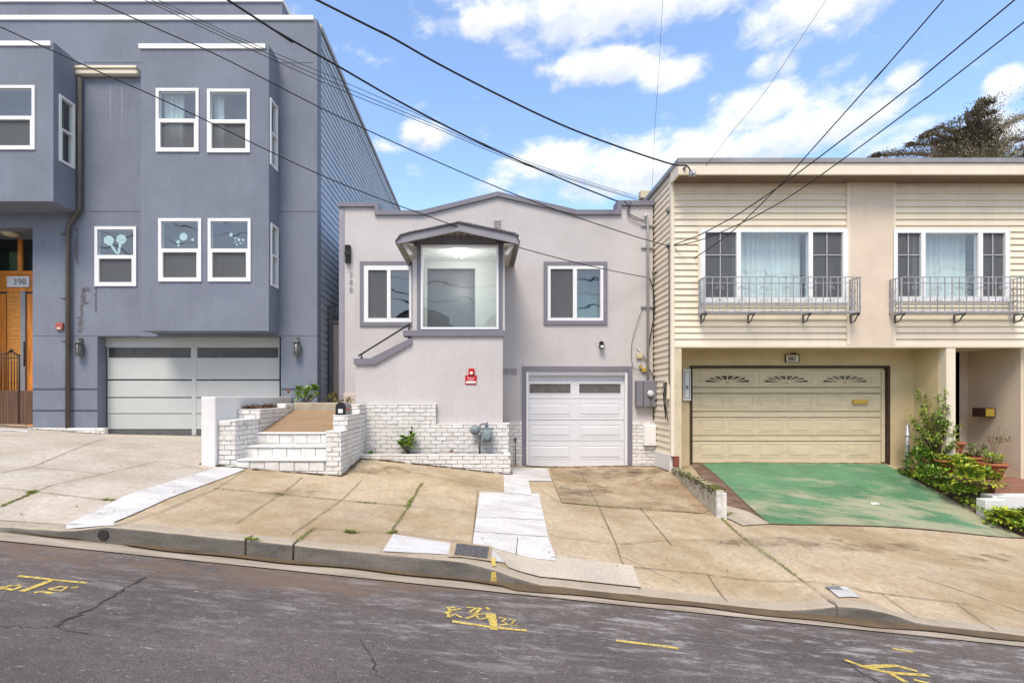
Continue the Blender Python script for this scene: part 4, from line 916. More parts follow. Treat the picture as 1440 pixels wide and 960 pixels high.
# services on the right edge
mb = MB(); cx = X(911, MD); mb.tube([W(906, 304, MD - .06), W(909, 303, MD - .07), W(911, 308, MD - .07), W(911, 536, MD - .07)], .03, 8)
for y in (316, 347, 430): mb.pbox(901, y, 918.5, y + 2.6, MD, 0, 0, .045)
mb.lathe(W(908, 304, MD - .08), [(.03, -.05), (.045, 0), (.03, .05)], 8); mb.build('service_conduit', m_galv, MH)
mb = MB(); mb.pbox(892.5, 535, 925, 571.5, MD, 0, .015, .17); mbx = mb.build('meter_box', m_boxgrey, MH)
mb = MB(); c = W(914.5, 553, MD - .18); mb.lathe((c.x, MD - .175, c.z), [(.075, 0), (.075, -.03), (.06, -.06), (.03, -.065)], 18, 'y'); mb.build('meter_dial', mat('meter_glass', (.62, .62, .66), .15, .1, 8, 0, spec=.6), mbx)
mb = MB(); mb.pbox(901, 537, 901.8, 570, MD, 0, 0, .173); mb.pbox(911.5, 559, 912.3, 570, MD, 0, 0, .173); mb.pbox(917, 562, 923, 564, MD, 0, 0, .174); mb.build('box_seam', m_black, mbx)
mb = MB(); mb.pbox(903.5, 597, 920, 623, MD, 0, .015, .16); mb.pbox(903, 623, 920.5, 625, MD, 0, .004, .17); mb.build('junction_box', m_white, MH)
mb = MB(); mb.pbox(894.5, 496, 903, 504, MD, 0, .008, .06); mb.build('small_box', m_beige, MH)
mb = MB(); mb.lathe(W(900.5, 515.5, MD - .05), [(.035, -.02), (.035, .02)], 10, 'y'); mb.pbox(901.5, 517.5, 909, 523, MD, 0, .01, .07); mb.build('cable_clamp', m_yellow, MH)
mb = MB(); mb.tube([W(896, 488, MD - .03), W(912, 511, MD - .05)], .014, 6); mb.build('stay_rod', m_galv, MH)
def cab(pts, r=.009, par=None, m=m_wire):
    mb = MB(); P = [W(*q) for q in pts]; S_ = []
    for i in range(len(P) - 1):
        p0, p1, p2, p3 = P[max(i - 1, 0)], P[i], P[i + 1], P[min(i + 2, len(P) - 1)]
        for k_ in range(6):
            t = k_ / 6; S_.append(.5 * ((2 * p1) + (-p0 + p2) * t + (2 * p0 - 5 * p1 + 4 * p2 - p3) * t * t + (-p0 + 3 * p1 - 3 * p2 + p3) * t ** 3))
    S_.append(P[-1]); mb.tube(S_, r, 6); return mb.build('cable', m, par)
e = MD - .06
cab([(887, 284, e), (885, 293, e), (882, 300, e), (890, 307, e), (905, 312, e)], .010, MH); cab([(878, 283, e), (884, 290, e), (885, 300, e), (893, 305, e), (905, 310, e)], .010, MH)
cab([(909, 390, e), (914, 393, e), (919, 410, e), (920, 440, e), (915, 470, e), (911, 500, e), (911, 515, e)], .012, MH)
cab([(904, 432, e), (896, 455, e), (889, 480, e), (888, 500, e), (891, 517, e), (902, 521, e)], .006, MH)
cab([(911, 516, e), (915, 523, e), (919, 530, e), (920, 536, e)], .012, MH)
mb = MB(); c = W(906, 276, 12.8); mb.lathe((c.x, 12.8, CZ), [(.05, Z(300, 12.8) - CZ), (.05, Z(281, 12.8) - CZ)], 10); mb.box(c.x - .12, c.x + .12, 12.7, 12.9, Z(281, 12.8), Z(269, 12.8), .02); mb.build('roof_vent', m_beige, MH)
# ================================================================== RIGHT HOUSE (cream siding)
RDp = 10.89; RXL = X(945, RDp); RXR = 11.75
RH = thing('sided_house', 'cream sided two storey house with flat roof, pale window balconies and green painted ramp', 'house', (8, 10.9, zg(8, 11.6)))
wl = R4(984, 322.5, 1191.5, 426, RDp); wr = R4(1255.5, 322.5, 1418, 424, RDp)
zt, zh = Z(257, RDp), Z(487, RDp)
XA, XBp, XC = X(948, RDp), X(1194.5, RDp), X(1255.5, RDp)
mb = MB(); mb.wall(RXL + .02, RXR, zh, zt + .25, RDp + .03, RDp + .2, [wl, wr])
mb.box(RXL + .02, RXL + .2, RDp + .2, 22, CZ - 2.0, zt); mb.box(RXR, RXR + .18, RDp + .2, 22, CZ - 2.4, zt + .25); mb.box(RXL, RXR, 21.8, 22, CZ - 2.2, zt + .25)
mb.box(RXL + .2, RXR, RDp + .2, 11.7, zh + .0, zh + .12)         # porch ceiling
mb.build('wall', m_rporch, RH)
mb = MB(); mb.siding(XA, XBp - .06, zh + .03, zt + .02, RDp + .03, -.03, .134, [wl], 'y'); mb.siding(XC + .06, RXR, zh + .03, zt + .02, RDp + .03, -.03, .134, [wr], 'y'); mb.build('front_siding', m_rsiding, RH)
mb = MB(); mb.siding(RDp + .07, 21.8, Z(640, RDp), zt + .3, RXL + .02, -.028, .134, (), 'x'); mb.build('side_siding', m_rsiding, RH)
mb = MB(); mb.wall(XBp, XC, zh - .0, zt + .02, RDp - .015, RDp + .03); mb.build('stucco_panel', m_rstucco, RH)
mb = MB()
mb.box(RXL - .025, XA + .0, RDp - .02, RDp + .07, Z(641, RDp), zt + .1)      # corner board
mb.box(XBp - .06, XBp, RDp - .02, RDp + .03, zh + .03, zt + .02); mb.box(XC, XC + .05, RDp - .02, RDp + .03, zh + .03, zt + .02)
mb.box(XA, RXR, RDp - .012, RDp + .2, zh - .02, zh + .03); mb.build('corner_board', m_rtrim, RH)
ED = 10.45
mb = MB(); mb.pbox(954, 229, 1500, 245.5, ED, .05, .006); mb.box(X(954, ED), X(954, ED) + .04, ED + .05, RDp, Z(245.5, ED), Z(229, ED)); mb.build('fascia', m_rtrim, RH)
mb = MB(); mb.box(X(954, ED) + .04, RXR + .2, ED + .05, RDp + .03, Z(244.5, ED), Z(244.5, ED) + .04); mb.build('soffit', m_soffit, RH)
mb = MB(); mb.box(X(952.5, ED), RXR + .3, ED - .03, 22, Z(229, ED), Z(222.8, ED)); mb.build('roof_edge', m_flash, RH)
mb = MB(); mb.box(RXL + .03, RXR, RDp + .2, 21.5, Z(222, ED), Z(222, ED) + .03); mb.build('roof', m_roof, RH)
mb = MB(); mb.box(RXL - .03, RXL + .2, RDp + .05, 22, CZ - 2.6, Z(640, RDp)); mb.build('foundation', m_wwall, RH)
# three-light windows
def tri(rect, xs, yt, yb, cur):
    d = RDp; pn = [R4(a, yt, b, yb, d) for a, b in xs]
    cs = []
    for (a, b), m_ in zip(xs, cur): cs.append((X(a - 2, d), X(b + 2, d), rect[2], rect[3], m_))
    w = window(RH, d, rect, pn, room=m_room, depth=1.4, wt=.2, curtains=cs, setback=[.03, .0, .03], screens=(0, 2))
    mb = MB()
    for a, b in (xs[0], xs[2]):
        m_ = (a + b) / 2; mb.pbox(m_ - .6, yt, m_ + .6, yb, d, 0, 0, -.028 + .016); mb.pbox(a, 358, b, 359.2, d, 0, 0, -.029 + .016)
    mb.build('muntin', mat('grey_muntin', (.45, .46, .47), .5, .05, 3, 0), w); return w
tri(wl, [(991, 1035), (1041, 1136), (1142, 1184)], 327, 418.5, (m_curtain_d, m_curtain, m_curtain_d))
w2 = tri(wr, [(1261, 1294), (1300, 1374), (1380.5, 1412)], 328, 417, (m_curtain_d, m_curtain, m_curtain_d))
mb = MB(); mb.wall(*R4(981.5, 320, 1194, 429, RDp), RDp - .012, RDp + .03, [wl]); mb.build('window_trim', m_rtrim, RH)
mb = MB(); mb.wall(*R4(1253.6, 320, 1420, 427, RDp), RDp - .012, RDp + .03, [wr]); mb.build('window_trim', m_rtrim, RH)
# window balconies
def balcony(px0, px1, brs):
    d = 10.57; y1 = RDp - .02; zt_, zb_ = Z(389.5, d), Z(438, d); zm = Z(399, d)
    x0, x1 = X(px0, d), X(px1, d); mb = MB(); rr = .009
    mb.box(x0, x1, d - .012, d + .012, zt_ - .008, zt_ + .008); mb.box(x0, x1, d - .012, d + .012, zb_ - .016, zb_ + .014)
    mb.box(x0, x1, d - .006, d + .006, Z(398.3, d), Z(397.4, d))
    for x in (x0, x1):
        mb.box(x - .012, x + .012, d, y1, zt_ - .008, zt_ + .008); mb.box(x - .012, x + .012, d, y1, zb_ - .016, zb_ + .012); mb.box(x - .012, x + .012, d - .012, d + .012, zb_, zt_ + .01); mb.box(x - .012, x + .012, y1 - .02, y1, zb_, zt_)
        for k in range(3): yy = d + (y1 - d) * (k + 1) / 4; mb.box(x - rr * .7, x + rr * .7, yy - rr * .7, yy + rr * .7, zb_, zt_)
        for zz in (Z(405, d), Z(424, d)): mb.tube([(x, d + .19 + .06 * math.cos(a), zz + .06 * math.sin(a)) for a in [q * .7 for q in range(10)]], .008, 5)
    n = int((x1 - x0) / .147)
    for k in range(1, n): x = x0 + (x1 - x0) * k / n; mb.box(x - rr * .75, x + rr * .75, d - rr * .75, d + rr * .75, zb_, zt_)
    for k in range(2, n - 1, 3):
        x = x0 + (x1 - x0) * k / n
        for s in (-1, 1):
            for zz, r0 in ((Z(405, d), .042), (Z(423, d), .042)): mb.tube([(x + s * (r0 + .012 - (r0 - .004 * q) * math.cos(q * .75)), d - .006, zz + (r0 - .004 * q) * math.sin(q * .75)) for q in range(9)], .006, 5)
    for zz in (Z(428, d), Z(418, d)): mb.box(x0, x1, d - .003, d + .003, zz - .003, zz + .003)
    for yy in (.2, .4, .6, .8): mb.box(x0, x1, d + (y1 - d) * yy - .01, d + (y1 - d) * yy + .01, zb_ - .008, zb_ + .004)
    b = mb.build('window_balcony', m_railing, RH)
    for p in brs:
        x = X(p, RDp); mb = MB(); mb.box(x - .015, x + .015, RDp - .04, RDp - .022, zb_ - .20, zb_ - .016); mb.box(x - .015, x + .015, d + .03, RDp - .04, zb_ - .045, zb_ - .018)
        mb.tube([(x, RDp - .04, zb_ - .19), (x, RDp - .15, zb_ - .17), (x, d + .08, zb_ - .04)], .014, 6); mb.lathe((x, d + .07, zb_ - .05), [(.01, -.03), (.03, 0), (.01, .03)], 8); mb.build('bracket', m_iron, b)
balcony(991.5, 1209.5, (985, 1051, 1128, 1195)); balcony(1267.5, 1441, (1257, 1340, 1424))
# porch : garage wall, side walls, posts
GDp = 11.7
hd = R4(970, 514, 1251, 690, GDp)
mb = MB(); mb.wall(RXL + .2, X(1285, GDp), CZ - 2.2, zh + .0, GDp, GDp + .2, [hd]); mb.box(X(1285, GDp), X(1285, GDp) + .16, RDp + .18, GDp + .2, CZ - 2.4, zh); mb.build('porch_wall', m_rporch, RH)
mb = MB(); mb.pbox(1331, 488, 1344, 660, RDp, .18, .006); mb.build('post', m_rtrim, RH)
mb = MB(); mb.box(RXL + .05, X(958.5, RDp), RDp + .0, RDp + .16, CZ - 2.1, zh - .02); mb.build('post', mat('stained_post', (.60, .52, .37), .8, .12, 2, .2, dirt=(.38, .28, .16), dirt_s=3, dirt_a=.5), RH)
mb = MB(); mb.box(RXL + .03, X(955, RDp), RDp - .02, RDp + .2, Z(656, RDp), Z(641, RDp), .01); mb.build('red_brick', m_red, RH)
mb = MB(); a0, a1, b0, b1 = hd; t = .055
mb.box(a0, a0 + t, GDp - .02, GDp + .2, b0, b1); mb.box(a1 - t, a1, GDp - .02, GDp + .2, b0, b1); mb.box(a0 + t, a1 - t, GDp - .02, GDp + .2, b1 - t, b1); mb.build('garage_jamb', m_brown, RH)
d = GDp + .06; mb = MB()
bx = lambda a, b, c, e, pr=0., bv=.003: mb.box(X(a, GDp), X(c, GDp), d - pr, d + .05, Z(e, GDp), Z(b, GDp), bv)
bx(973, 517, 1246.5, 520, .0); bx(1242, 520, 1247, 650, .012)
zz = [(520, 544), (545, 552.5), (553.5, 578), (579, 586.5), (587.5, 612), (613, 620), (621, 651)]
def arch(cx, inner=False):
    pts = []; n = 14; W_, H_ = 33, 10.5
    for i in range(n + 1): a = math.pi * i / n; pts.append((X(cx + W_ * math.cos(a), GDp), Z(537 - H_ * math.sin(a) ** .9, GDp)))
    return pts
for i, (y0, y1) in enumerate(zz):
    bx(973, y0, 1241.5, y1, 0 if i % 2 == 0 else .006, .004)
for y0, y1 in ((555.5, 574), (589.5, 608), (624, 643)):
    for c in range(6):
        a = 985 + c * 41.5; b = a + 35
        mb.wall(*R4(a, y0, b, y1, GDp), d - .007, d, [R4(a + 1, y0 + 1, b - 1, y1 - 1, GDp)]); bx(a + 3.5, y0 + 3.2, b - 3.5, y1 - 2.6, .010, .008)
for c in range(3):
    a = 987 + c * 83; mb.wall(*R4(a, 521.5, a + 75, 541, GDp), d - .007, d, [R4(a + 1, 522.5, a + 74, 540, GDp)]); cx = a + 37.5
    o_ = arch(cx); i_ = [(X(cx, GDp) + (x - X(cx, GDp)) * .93, Z(537, GDp) + (z - Z(537, GDp)) * .86) for x, z in o_]; mb.ribbon(o_, i_, d - .012, d)
    for ang_ in (22, 45, 67, 90, 113, 135, 158):
        a_ = math.radians(ang_); ex, ez = X(cx + 33 * math.cos(a_), GDp), Z(537 - 10.5 * math.sin(a_) ** .9, GDp); ox, oz = X(cx, GDp), Z(537.5, GDp); nx, nz = -(ez - oz), ex - ox; l = math.hypot(nx, nz); nx, nz = nx / l * .013, nz / l * .013
        mb.prism([(ox - nx, oz - nz), (ex - nx, ez - nz), (ex + nx, ez + nz), (ox + nx, oz + nz)], d - .011, d)
    mb.prism([(X(cx + 7 * math.cos(q), GDp), Z(537 - 3.4 * math.sin(q), GDp)) for q in [math.pi * k / 8 for k in range(9)]], d - .012, d)
gdr = mb.build('garage_door', m_rdoor, RH)
for c in range(3):
    cx = 987 + c * 83 + 37.5; mb = MB(); mb.prism(arch(cx), d - .006, d + .001); mb.build('fan_pane', mat('dark_pane', (.045, .035, .025), .2, .2, 5, 0, spec=.5), gdr)
mb = MB(); mb.pbox(1200.5, 562, 1221, 567.5, GDp, 0, .004, -.045); mb.build('mail_slot', m_yellow, gdr)
mb = MB(); mb.pbox(1104.5, 499, 1122, 509, GDp, 0, .003, .03); npl = mb.build('number_plate', mat('cream_plate', (.78, .74, .62), .5, .1, 5, 0), RH)
mb = MB(); mb.wall(*R4(1103.5, 498, 1123, 509.6, GDp), GDp - .035, GDp, [R4(1104.3, 499.2, 1122.4, 509.2, GDp)]); mb.pbox(1112, 496.5, 1118, 499.3, GDp, 0, .006, .05); mb.build('plate_frame', m_brown, npl)
text_mesh('house_number', '382', .135, W(1113.3, 504.4, GDp - .036), m_black, npl)
mb = MB(); mb.pbox(959.5, 519, 970, 563, GDp, 0, .005, .06); ep = mb.build('electrical_panel', m_white, RH)
mb = MB(); mb.wall(*R4(961, 522, 968.5, 560, GDp), GDp - .066, GDp - .06, [R4(961.7, 522.7, 967.8, 559.3, GDp)]); mb.pbox(963.5, 542, 966, 547, GDp, 0, 0, .075); mb.build('panel_latch', m_boxgrey, ep)
# entry recess on the right
XW = 11.7
mb = MB(); mb.wall(RDp + .2, 12.3, CZ - 2.4, zh, XW, XW + .05, [], 'x'); mb.wall(12.3, 14.6, CZ - 2.4, zh, XW - .25, XW - .2, [], 'x'); mb.box(XW - .25, XW, 12.3, 12.34, CZ - 2.4, zh)
mb.box(X(1285, GDp) + .16, X(1285, GDp) + .3, 11.9, 14.6, CZ - 2.4, zh); mb.box(X(1285, GDp), XW, 14.6, 14.7, CZ - 2.4, zh); mb.box(X(1285, GDp) + .16, XW, 11.7, 14.6, zh, zh + .05); mb.build('entry_wall', mat('pale_beige_stucco', (0.70, 0.60, 0.47), 0.85, 0.08, 1.2, 0.3, 110, streak=0.2), RH)
mb = MB(); mb.box(X(1344, 12.6), XW - .26, 12.6, 12.66, CZ - 1.75, zh - .1); dd = mb.build('entry_door', mat('dark_gate', (.025, .022, .02), .6, .2, 4, 0), RH)
mb = MB(); c = W(1380, 580, RDp + .6); mb.box(XW - .24, XW - .002, 11.62, 11.95, c.z - .10, c.z + .10, .01); lb = mb.build('mail_box', m_brown, RH)
mb = MB(); mb.box(XW - .245, XW - .05, 11.605, 11.619, c.z - .085, c.z + .085); mb.build('mail_box_front', m_yellow, lb)
zf = CZ - 1.78
mb = MB(); mb.box(X(1285, GDp) + .35, 11.69, 10.2, 12.58, CZ - 2.6, zf); mb.build('entry_floor', m_tile, RH)
mb = MB(); mb.box(9.95, 11.9, 9.95, 10.2, CZ - 2.8, CZ - 1.93, .01); mb.box(9.62, 10.0, 9.75, 9.95, CZ - 2.8, CZ - 1.97, .01); tag(mb.build('garden_kerb', m_wwall), 'low white concrete edging step between the two planted beds on the slope', 'edging')
# utility box with leads on the siding near the corner
mb = MB(); y0 = F * RXL / (932 - VX); cz = Z(548, 11); mb.box(RXL - .06, RXL - .01, 10.98, 11.22, cz - .2, cz + .2, .01); ub = mb.build('phone_box', m_rtrim, RH)
for k in range(5):
    a = U(11.0, 11.2); mb = MB(); mb.tube([(RXL - .07, a, cz + .17), (RXL - .085, a + U(-.05, .05), cz), (RXL - .07, a + U(-.1, .1), cz - .2), (RXL - .05, a + U(-.15, .15), cz - U(.4, .85))], .008, 5); mb.build('lead', m_wire, ub)
mb = MB(); mb.tube([(RXL - .035, 10.965, Z(345, RDp)), (RXL - .035, 10.965, Z(540, RDp))], .010, 6); mb.build('cable', m_wire, RH)
mb = MB()
for (px, py) in ((941, 346), (941, 297)): c = W(px, py, 10.98); mb.lathe((RXL - .05, 10.98, c.z), [(.02, -.06), (.045, 0), (.02, .06)], 8); mb.tube([(RXL, 10.98, c.z), (RXL - .07, 10.98, c.z)], .015, 6)
c = W(920.5, 384, 11.9); mb.lathe((RXL - .05, 11.9, c.z), [(.02, -.05), (.04, 0), (.02, .05)], 8)
mb.build('insulator', m_iron, RH)
c = W(974, 243, ED - .05); mb = MB()
for dx in (-.04, .03): mb.lathe((c.x + dx, ED - .04, c.z), [(.03, -.07), (.04, 0), (.02, .07)], 8)
mb.build('service_head', m_galv, RH)
mb = MB(); mb.lathe((X(962, ED), ED - .02, Z(237, ED)), [(.03, -.02), (.03, .02)], 10, 'y'); mb.build('eye_bolt', m_iron, RH)

# ================================================================== BRICK STEPS, WALLS, PLANTERS
BX0, BX1 = -4.42, -2.35
bs = thing('brick_steps', 'white painted brick steps with stepped side walls and brown sloping path', 'steps', (-3.3, 8.6, zg(-3.3, 8.6)))
zl = CZ - 2.0
treads = [(8.6, CZ - 1.057), (8.9, CZ - .86), (9.2, CZ - .646)]
for (y, z), nx in zip(treads, (8.9, 9.2, 9.24)):
    mb = MB(); mb.box(-4.12, -2.6, y + .02, 9.3, zl, z - .03); st_ = mb.build('step', m_mortar, bs)
    mb = MB(); mb.box(-4.1, -2.6, y - .015, nx + .05, z - .035, z, .012); L_ = 1.52
    mb.bricks((-4.12, y + .02), (1, 0), (0, -1), L_, z - .25 if y > 8.7 else zl + .3, z - .04, .25, .165); mb.build('tread', m_brick, st_)
mb = MB(); mb.vprism([(-4.02, 9.25), (-2.58, 9.25), (-2.58, 10.9), (-4.02, 10.9)], zl, [CZ - .655, CZ - .655, CZ - .30, CZ - .30]); mb.build('path', mat('brown_path', (.37, .255, .15), .85, .2, 1.5, .3, 60, dirt=(.20, .125, .06), dirt_s=1.5, dirt_a=.75, stretch=(.6, 2, 1), fine=.3, grain=.25, blot=(1.0, 1.0, 1.0)), bs)
mb = MB(); mb.box(-4.0, -2.45, 10.9, 11.12, zl, Z(566, 10.9), .015); mb.box(-4.3, -2.45, 11.12, 11.9, zl, Z(566, 10.9) - .03); mb.build('stone_edge', m_stone, bs)
# right side wall (flank), stepped top
ft = lambda y: CZ - .597 if y < 9.05 else (CZ - .34 if y < 9.95 else CZ - .165)
mb = MB()
for y0, y1 in ((8.62, 9.05), (9.05, 9.95), (9.95, 10.5)): mb.box(-2.6, BX1 - .014, y0, y1, zl, ft(y0 + .01) - .01)
fw = mb.build('flank_wall', m_mortar, bs)
mb = MB(); mb.bricks((BX1 - .014, 8.62), (0, 1), (1, 0), 1.88, zl, CZ - .6075); mb.bricks((BX1 - .014, 9.06), (0, 1), (1, 0), 1.43, CZ - .6075, CZ - .355); mb.bricks((BX1 - .014, 9.96), (0, 1), (1, 0), .53, CZ - .345, CZ - .18); mb.bricks((-2.6, 8.62), (1, 0), (0, -1), .25, zl, CZ - .61)
mb.bricks((-2.6, 9.05), (1, 0), (0, -1), .25, CZ - .6, CZ - .352); mb.bricks((-2.6, 9.95), (1, 0), (0, -1), .25, CZ - .34, CZ - .175); mb.bricks((-2.6, 8.63), (0, 1), (-1, 0), 1.86, zl, CZ - .61); mb.bricks((-2.6, 9.06), (0, 1), (-1, 0), .88, CZ - .60, CZ - .355); mb.bricks((-2.6, 9.96), (0, 1), (-1, 0), .54, CZ - .60, CZ - .18)
for y0, y1 in ((8.605, 9.06), (9.035, 9.96), (9.935, 10.5)): mb.box(-2.615, BX1, y0, y1, ft(y0 + .03) - .012, ft(y0 + .03) + .008, .006)
mb.build('brickwork', m_brick, fw)
# left pillar wall and planter
mb = MB(); pil = [(-4.415, 8.62), (-4.13, 8.62), (-4.02, 9.3), (-4.415, 9.3)]; mb.vprism(pil, zl, CZ - .42); pw_ = mb.build('pillar_wall', m_mortar, bs)
mb = MB(); mb.bricks((-4.415, 8.62), (1, 0), (0, -1), .285, zl, CZ - .42); v = Vector((.11, .68)).normalized(); mb.bricks((-4.13, 8.62), (v.x, v.y), (v.y, -v.x), .68, zl, CZ - .42); mb.vprism([(-4.415, 8.605), (-4.115, 8.605), (-4.0, 9.31), (-4.415, 9.31)], CZ - .425, CZ - .40); mb.build('brickwork', m_brick, pw_)
mb = MB(); mb.box(-4.415, -4.02, 9.31, 9.45, zl, CZ - .25); mb.box(-4.14, -4.02, 9.45, 10.9, zl, CZ - .25); pw_ = mb.build('planter_wall', m_mortar, bs)
mb = MB(); mb.bricks((-4.415, 9.31), (1, 0), (0, -1), .40, CZ - .45, CZ - .25); mb.bricks((-4.02, 9.31), (0, 1), (1, 0), 1.6, zl, CZ - .25); mb.box(-4.415, -4.005, 9.295, 9.44, CZ - .252, CZ - .235, .005); mb.box(-4.15, -4.005, 9.44, 10.9, CZ - .252, CZ - .235, .005); mb.box(-4.2, -4.0, 10.5, 10.9, CZ - .235, CZ - .15, .01); mb.build('brickwork', m_brick, pw_)
mb = MB(); mb.box(-4.415, -4.14, 9.45, 11.9, zl, CZ - .28); mb.build('soil', m_soil, bs)
mb = MB(); mb.box(-4.66, -4.42, 8.53, 11.98, CZ - 2.0, CZ - .008, .012); tag(mb.build('boundary_wall', m_wwall), 'plain white plastered boundary wall running back beside the brick steps', 'wall')
# brick base under the porch block
pbx = thing('brick_planter', 'white painted brick planter with low front wall under the grey porch block', 'planter', (-.9, 10.2, zg(-.9, 10)))
BD = 10.45; px0, px1, px2 = BX1 - .01, X(613, BD), X(716, BD)
mb = MB(); mb.box(px0, px1, BD, PD - .003, zl, CZ - .17); mb.box(px1, px2, BD, PD - .003, zl, CZ - .575); mb.box(X(707.5, BD), px2, PD - .003, MD - .06, zl, CZ - .575); bw = mb.build('back_wall', m_mortar, pbx)
mb = MB(); mb.bricks((px0, BD), (1, 0), (0, -1), px1 - px0, CZ - .575, CZ - .17); mb.bricks((px0, BD), (1, 0), (0, -1), px2 - px0, zl, CZ - .5775); mb.box(px0, px1 + .01, BD - .016, PD - .004, CZ - .171, CZ - .155, .006); mb.box(px1 + .01, px2 + .01, BD - .016, PD - .004, CZ - .576, CZ - .56, .006)
mb.box(X(707, BD), px2 + .012, BD - .016, BD + .3, CZ - .56, CZ - .545, .004); mb.build('brickwork', m_brick, bw)
FD = 10.0; zfw = Z(639, FD)
mb = MB(); mb.box(px0, px2, FD, FD + .11, zl - .1, zfw - .02); mb.box(px2 - .11, px2, FD + .11, BD, zl - .1, zfw - .02); fwl = mb.build('front_wall', m_mortar, pbx)
mb = MB(); mb.bricks((px0, FD), (1, 0), (0, -1), px2 - px0, zl - .1, zfw - .022); mb.box(px0, px2 + .008, FD - .016, FD + .12, zfw - .022, zfw, .008); mb.box(px2 - .12, px2 + .008, FD + .12, BD - .02, zfw - .022, zfw, .008); mb.build('brickwork', m_brick, fwl)
mb = MB(); mb.box(px0, px2 - .12, FD + .12, BD, zl - .1, zfw - .03); mb.build('soil', m_soil, pbx)
# gas meter
gm = thing('gas_meter', 'grey-green gas meter with round regulator on white brick planter wall', 'gas meter', (X(680, 10.33), 10.33, zfw - .03))
d = 10.30; mb = MB(); c = W(685, 612, d); mb.box(c.x - .11, c.x + .11, d - .09, d + .07, c.z - .13, c.z + .12, .035); mb.lathe((c.x, d - .09, c.z - .01), [(.085, 0), (.085, -.03), (.06, -.045)], 16, 'y'); mb.box(c.x - .13, c.x + .14, d - .06, d + .05, c.z + .115, c.z + .16, .01); mb.build('meter_body', m_gasgrey, gm)
mb = MB(); c2 = W(668, 604.5, d); mb.lathe((c2.x, d, c2.z), [(.03, .08), (.085, .05), (.085, .02), (.10, .015), (.10, -.005), (.05, -.05), (.025, -.06)], 18, 'y'); mb.build('regulator', m_gasgrey, gm)
mb = MB(); mb.tube([W(674.5, 640, d), W(674.5, 600, d), W(675.5, 596.5, d), W(682, 595.5, d), W(684, 597, d), W(684, 603, d)], .02, 8); mb.tube([W(668, 604.5, d), W(675, 605, d)], .02, 8); mb.lathe(W(674.5, 611, d), [(.035, -.04), (.035, .04)], 8); mb.tube([W(685, 593, d), W(685, 600, d)], .022, 8); mb.build('pipework', m_boxgrey, gm)
# mailbox on the flank wall
mbx_ = thing('mailbox', 'black domed mailbox standing on the stepped white brick wall', 'mailbox', (-2.47, 9.3, ft(9.3) + .008))
def dome(mb, x, y0, y1, w, h, z):
    pts = [(x - w / 2, z), (x + w / 2, z)] + [(x + w / 2 * math.cos(a), z + h - w / 2 + w / 2 * math.sin(a)) for a in [math.pi * k / 10 for k in range(11)]]; mb.prism(pts, y0, y1)
mb = MB(); dome(mb, -2.485, 9.1, 9.52, .17, .225, ft(9.3) + .008); mb.build('body', mat('grey_tin', (.22, .22, .23), .4, .1, 4, 0, metal=.4), mbx_)
mb = MB(); dome(mb, -2.485, 9.075, 9.1, .18, .23, ft(9.3) + .006); mb.build('door', m_black, mbx_)
mb = MB(); mb.box(-2.525, -2.445, 9.066, 9.074, ft(9.3) + .045, ft(9.3) + .115); mb.build('label', m_white, mbx_)
mb = MB(); mb.box(-2.398, -2.39, 9.15, 9.40, ft(9.3) + .10, ft(9.3) + .125); mb.build('flag', m_signred, mbx_)
# mossy low wall
A = Vector((X(950, 10.8), 10.85)); Bq = Vector((X(1014, 8.1), 8.12)); dv = (Bq - A).normalized(); nn = Vector((-dv.y, dv.x)); 
if nn.x > 0: nn = -nn
mw = thing('garden_wall', 'low mossy painted garden wall sloping down beside the green ramp', 'wall', (Bq.x, Bq.y, zg(*Bq)))
za = Z(657, 10.85); zbq = Z(687.5, 8.12); n = 16; mb = MB(); t = .13
for k in range(n):
    p, q = A.lerp(Bq, k / n), A.lerp(Bq, (k + 1) / n); z1_, z2_ = za + (zbq - za) * k / n + U(-.008, .008), za + (zbq - za) * (k + 1) / n + U(-.008, .008)
    mb.vprism([tuple(p + nn * t / 2), tuple(q + nn * t / 2), tuple(q - nn * t / 2), tuple(p - nn * t / 2)], CZ - 2.6, [z1_, z2_, z2_, z1_])
mb.build('wall_body', mat('weathered_cream_paint', (.52, .47, .37), .9, .15, 4, .5, 50, dirt=(.10, .095, .035), dirt_s=4.5, dirt_a=.85), mw)
mb = MB(); e0 = Bq + dv * .012; mb.vprism([tuple(e0 + nn * .075), tuple(e0 + dv * .06 + nn * .07), tuple(e0 + dv * .06 - nn * .07), tuple(e0 - nn * .075)], CZ - 2.6, zbq - .05); mb.build('wall_end', mat('flaking_white', (.72, .71, .69), .9, .1, 5, .5, 50, dirt=(.25, .22, .17), dirt_s=6, dirt_a=.6), mw)
mb = MB()
for k in range(520):
    f = RND() ** .8; p = A.lerp(Bq, f) + nn * U(-.07, .075); z = za + (zbq - za) * f
    if RND() < .4: p = A.lerp(Bq, f) + nn * .068; z -= abs(random.gauss(0, .07))
    r = U(.010, .028) * (1.4 if f > .85 else 1); mb.lathe((p.x, p.y, z), [(r * .4, -r * .2), (r, 0), (r * .6, r * .25), (r * .1, r * .35)], 6)
mb.build('moss', mat('dark_wall_moss', (.10, .105, .02), .95, .5, 14, .6, 60), mw)

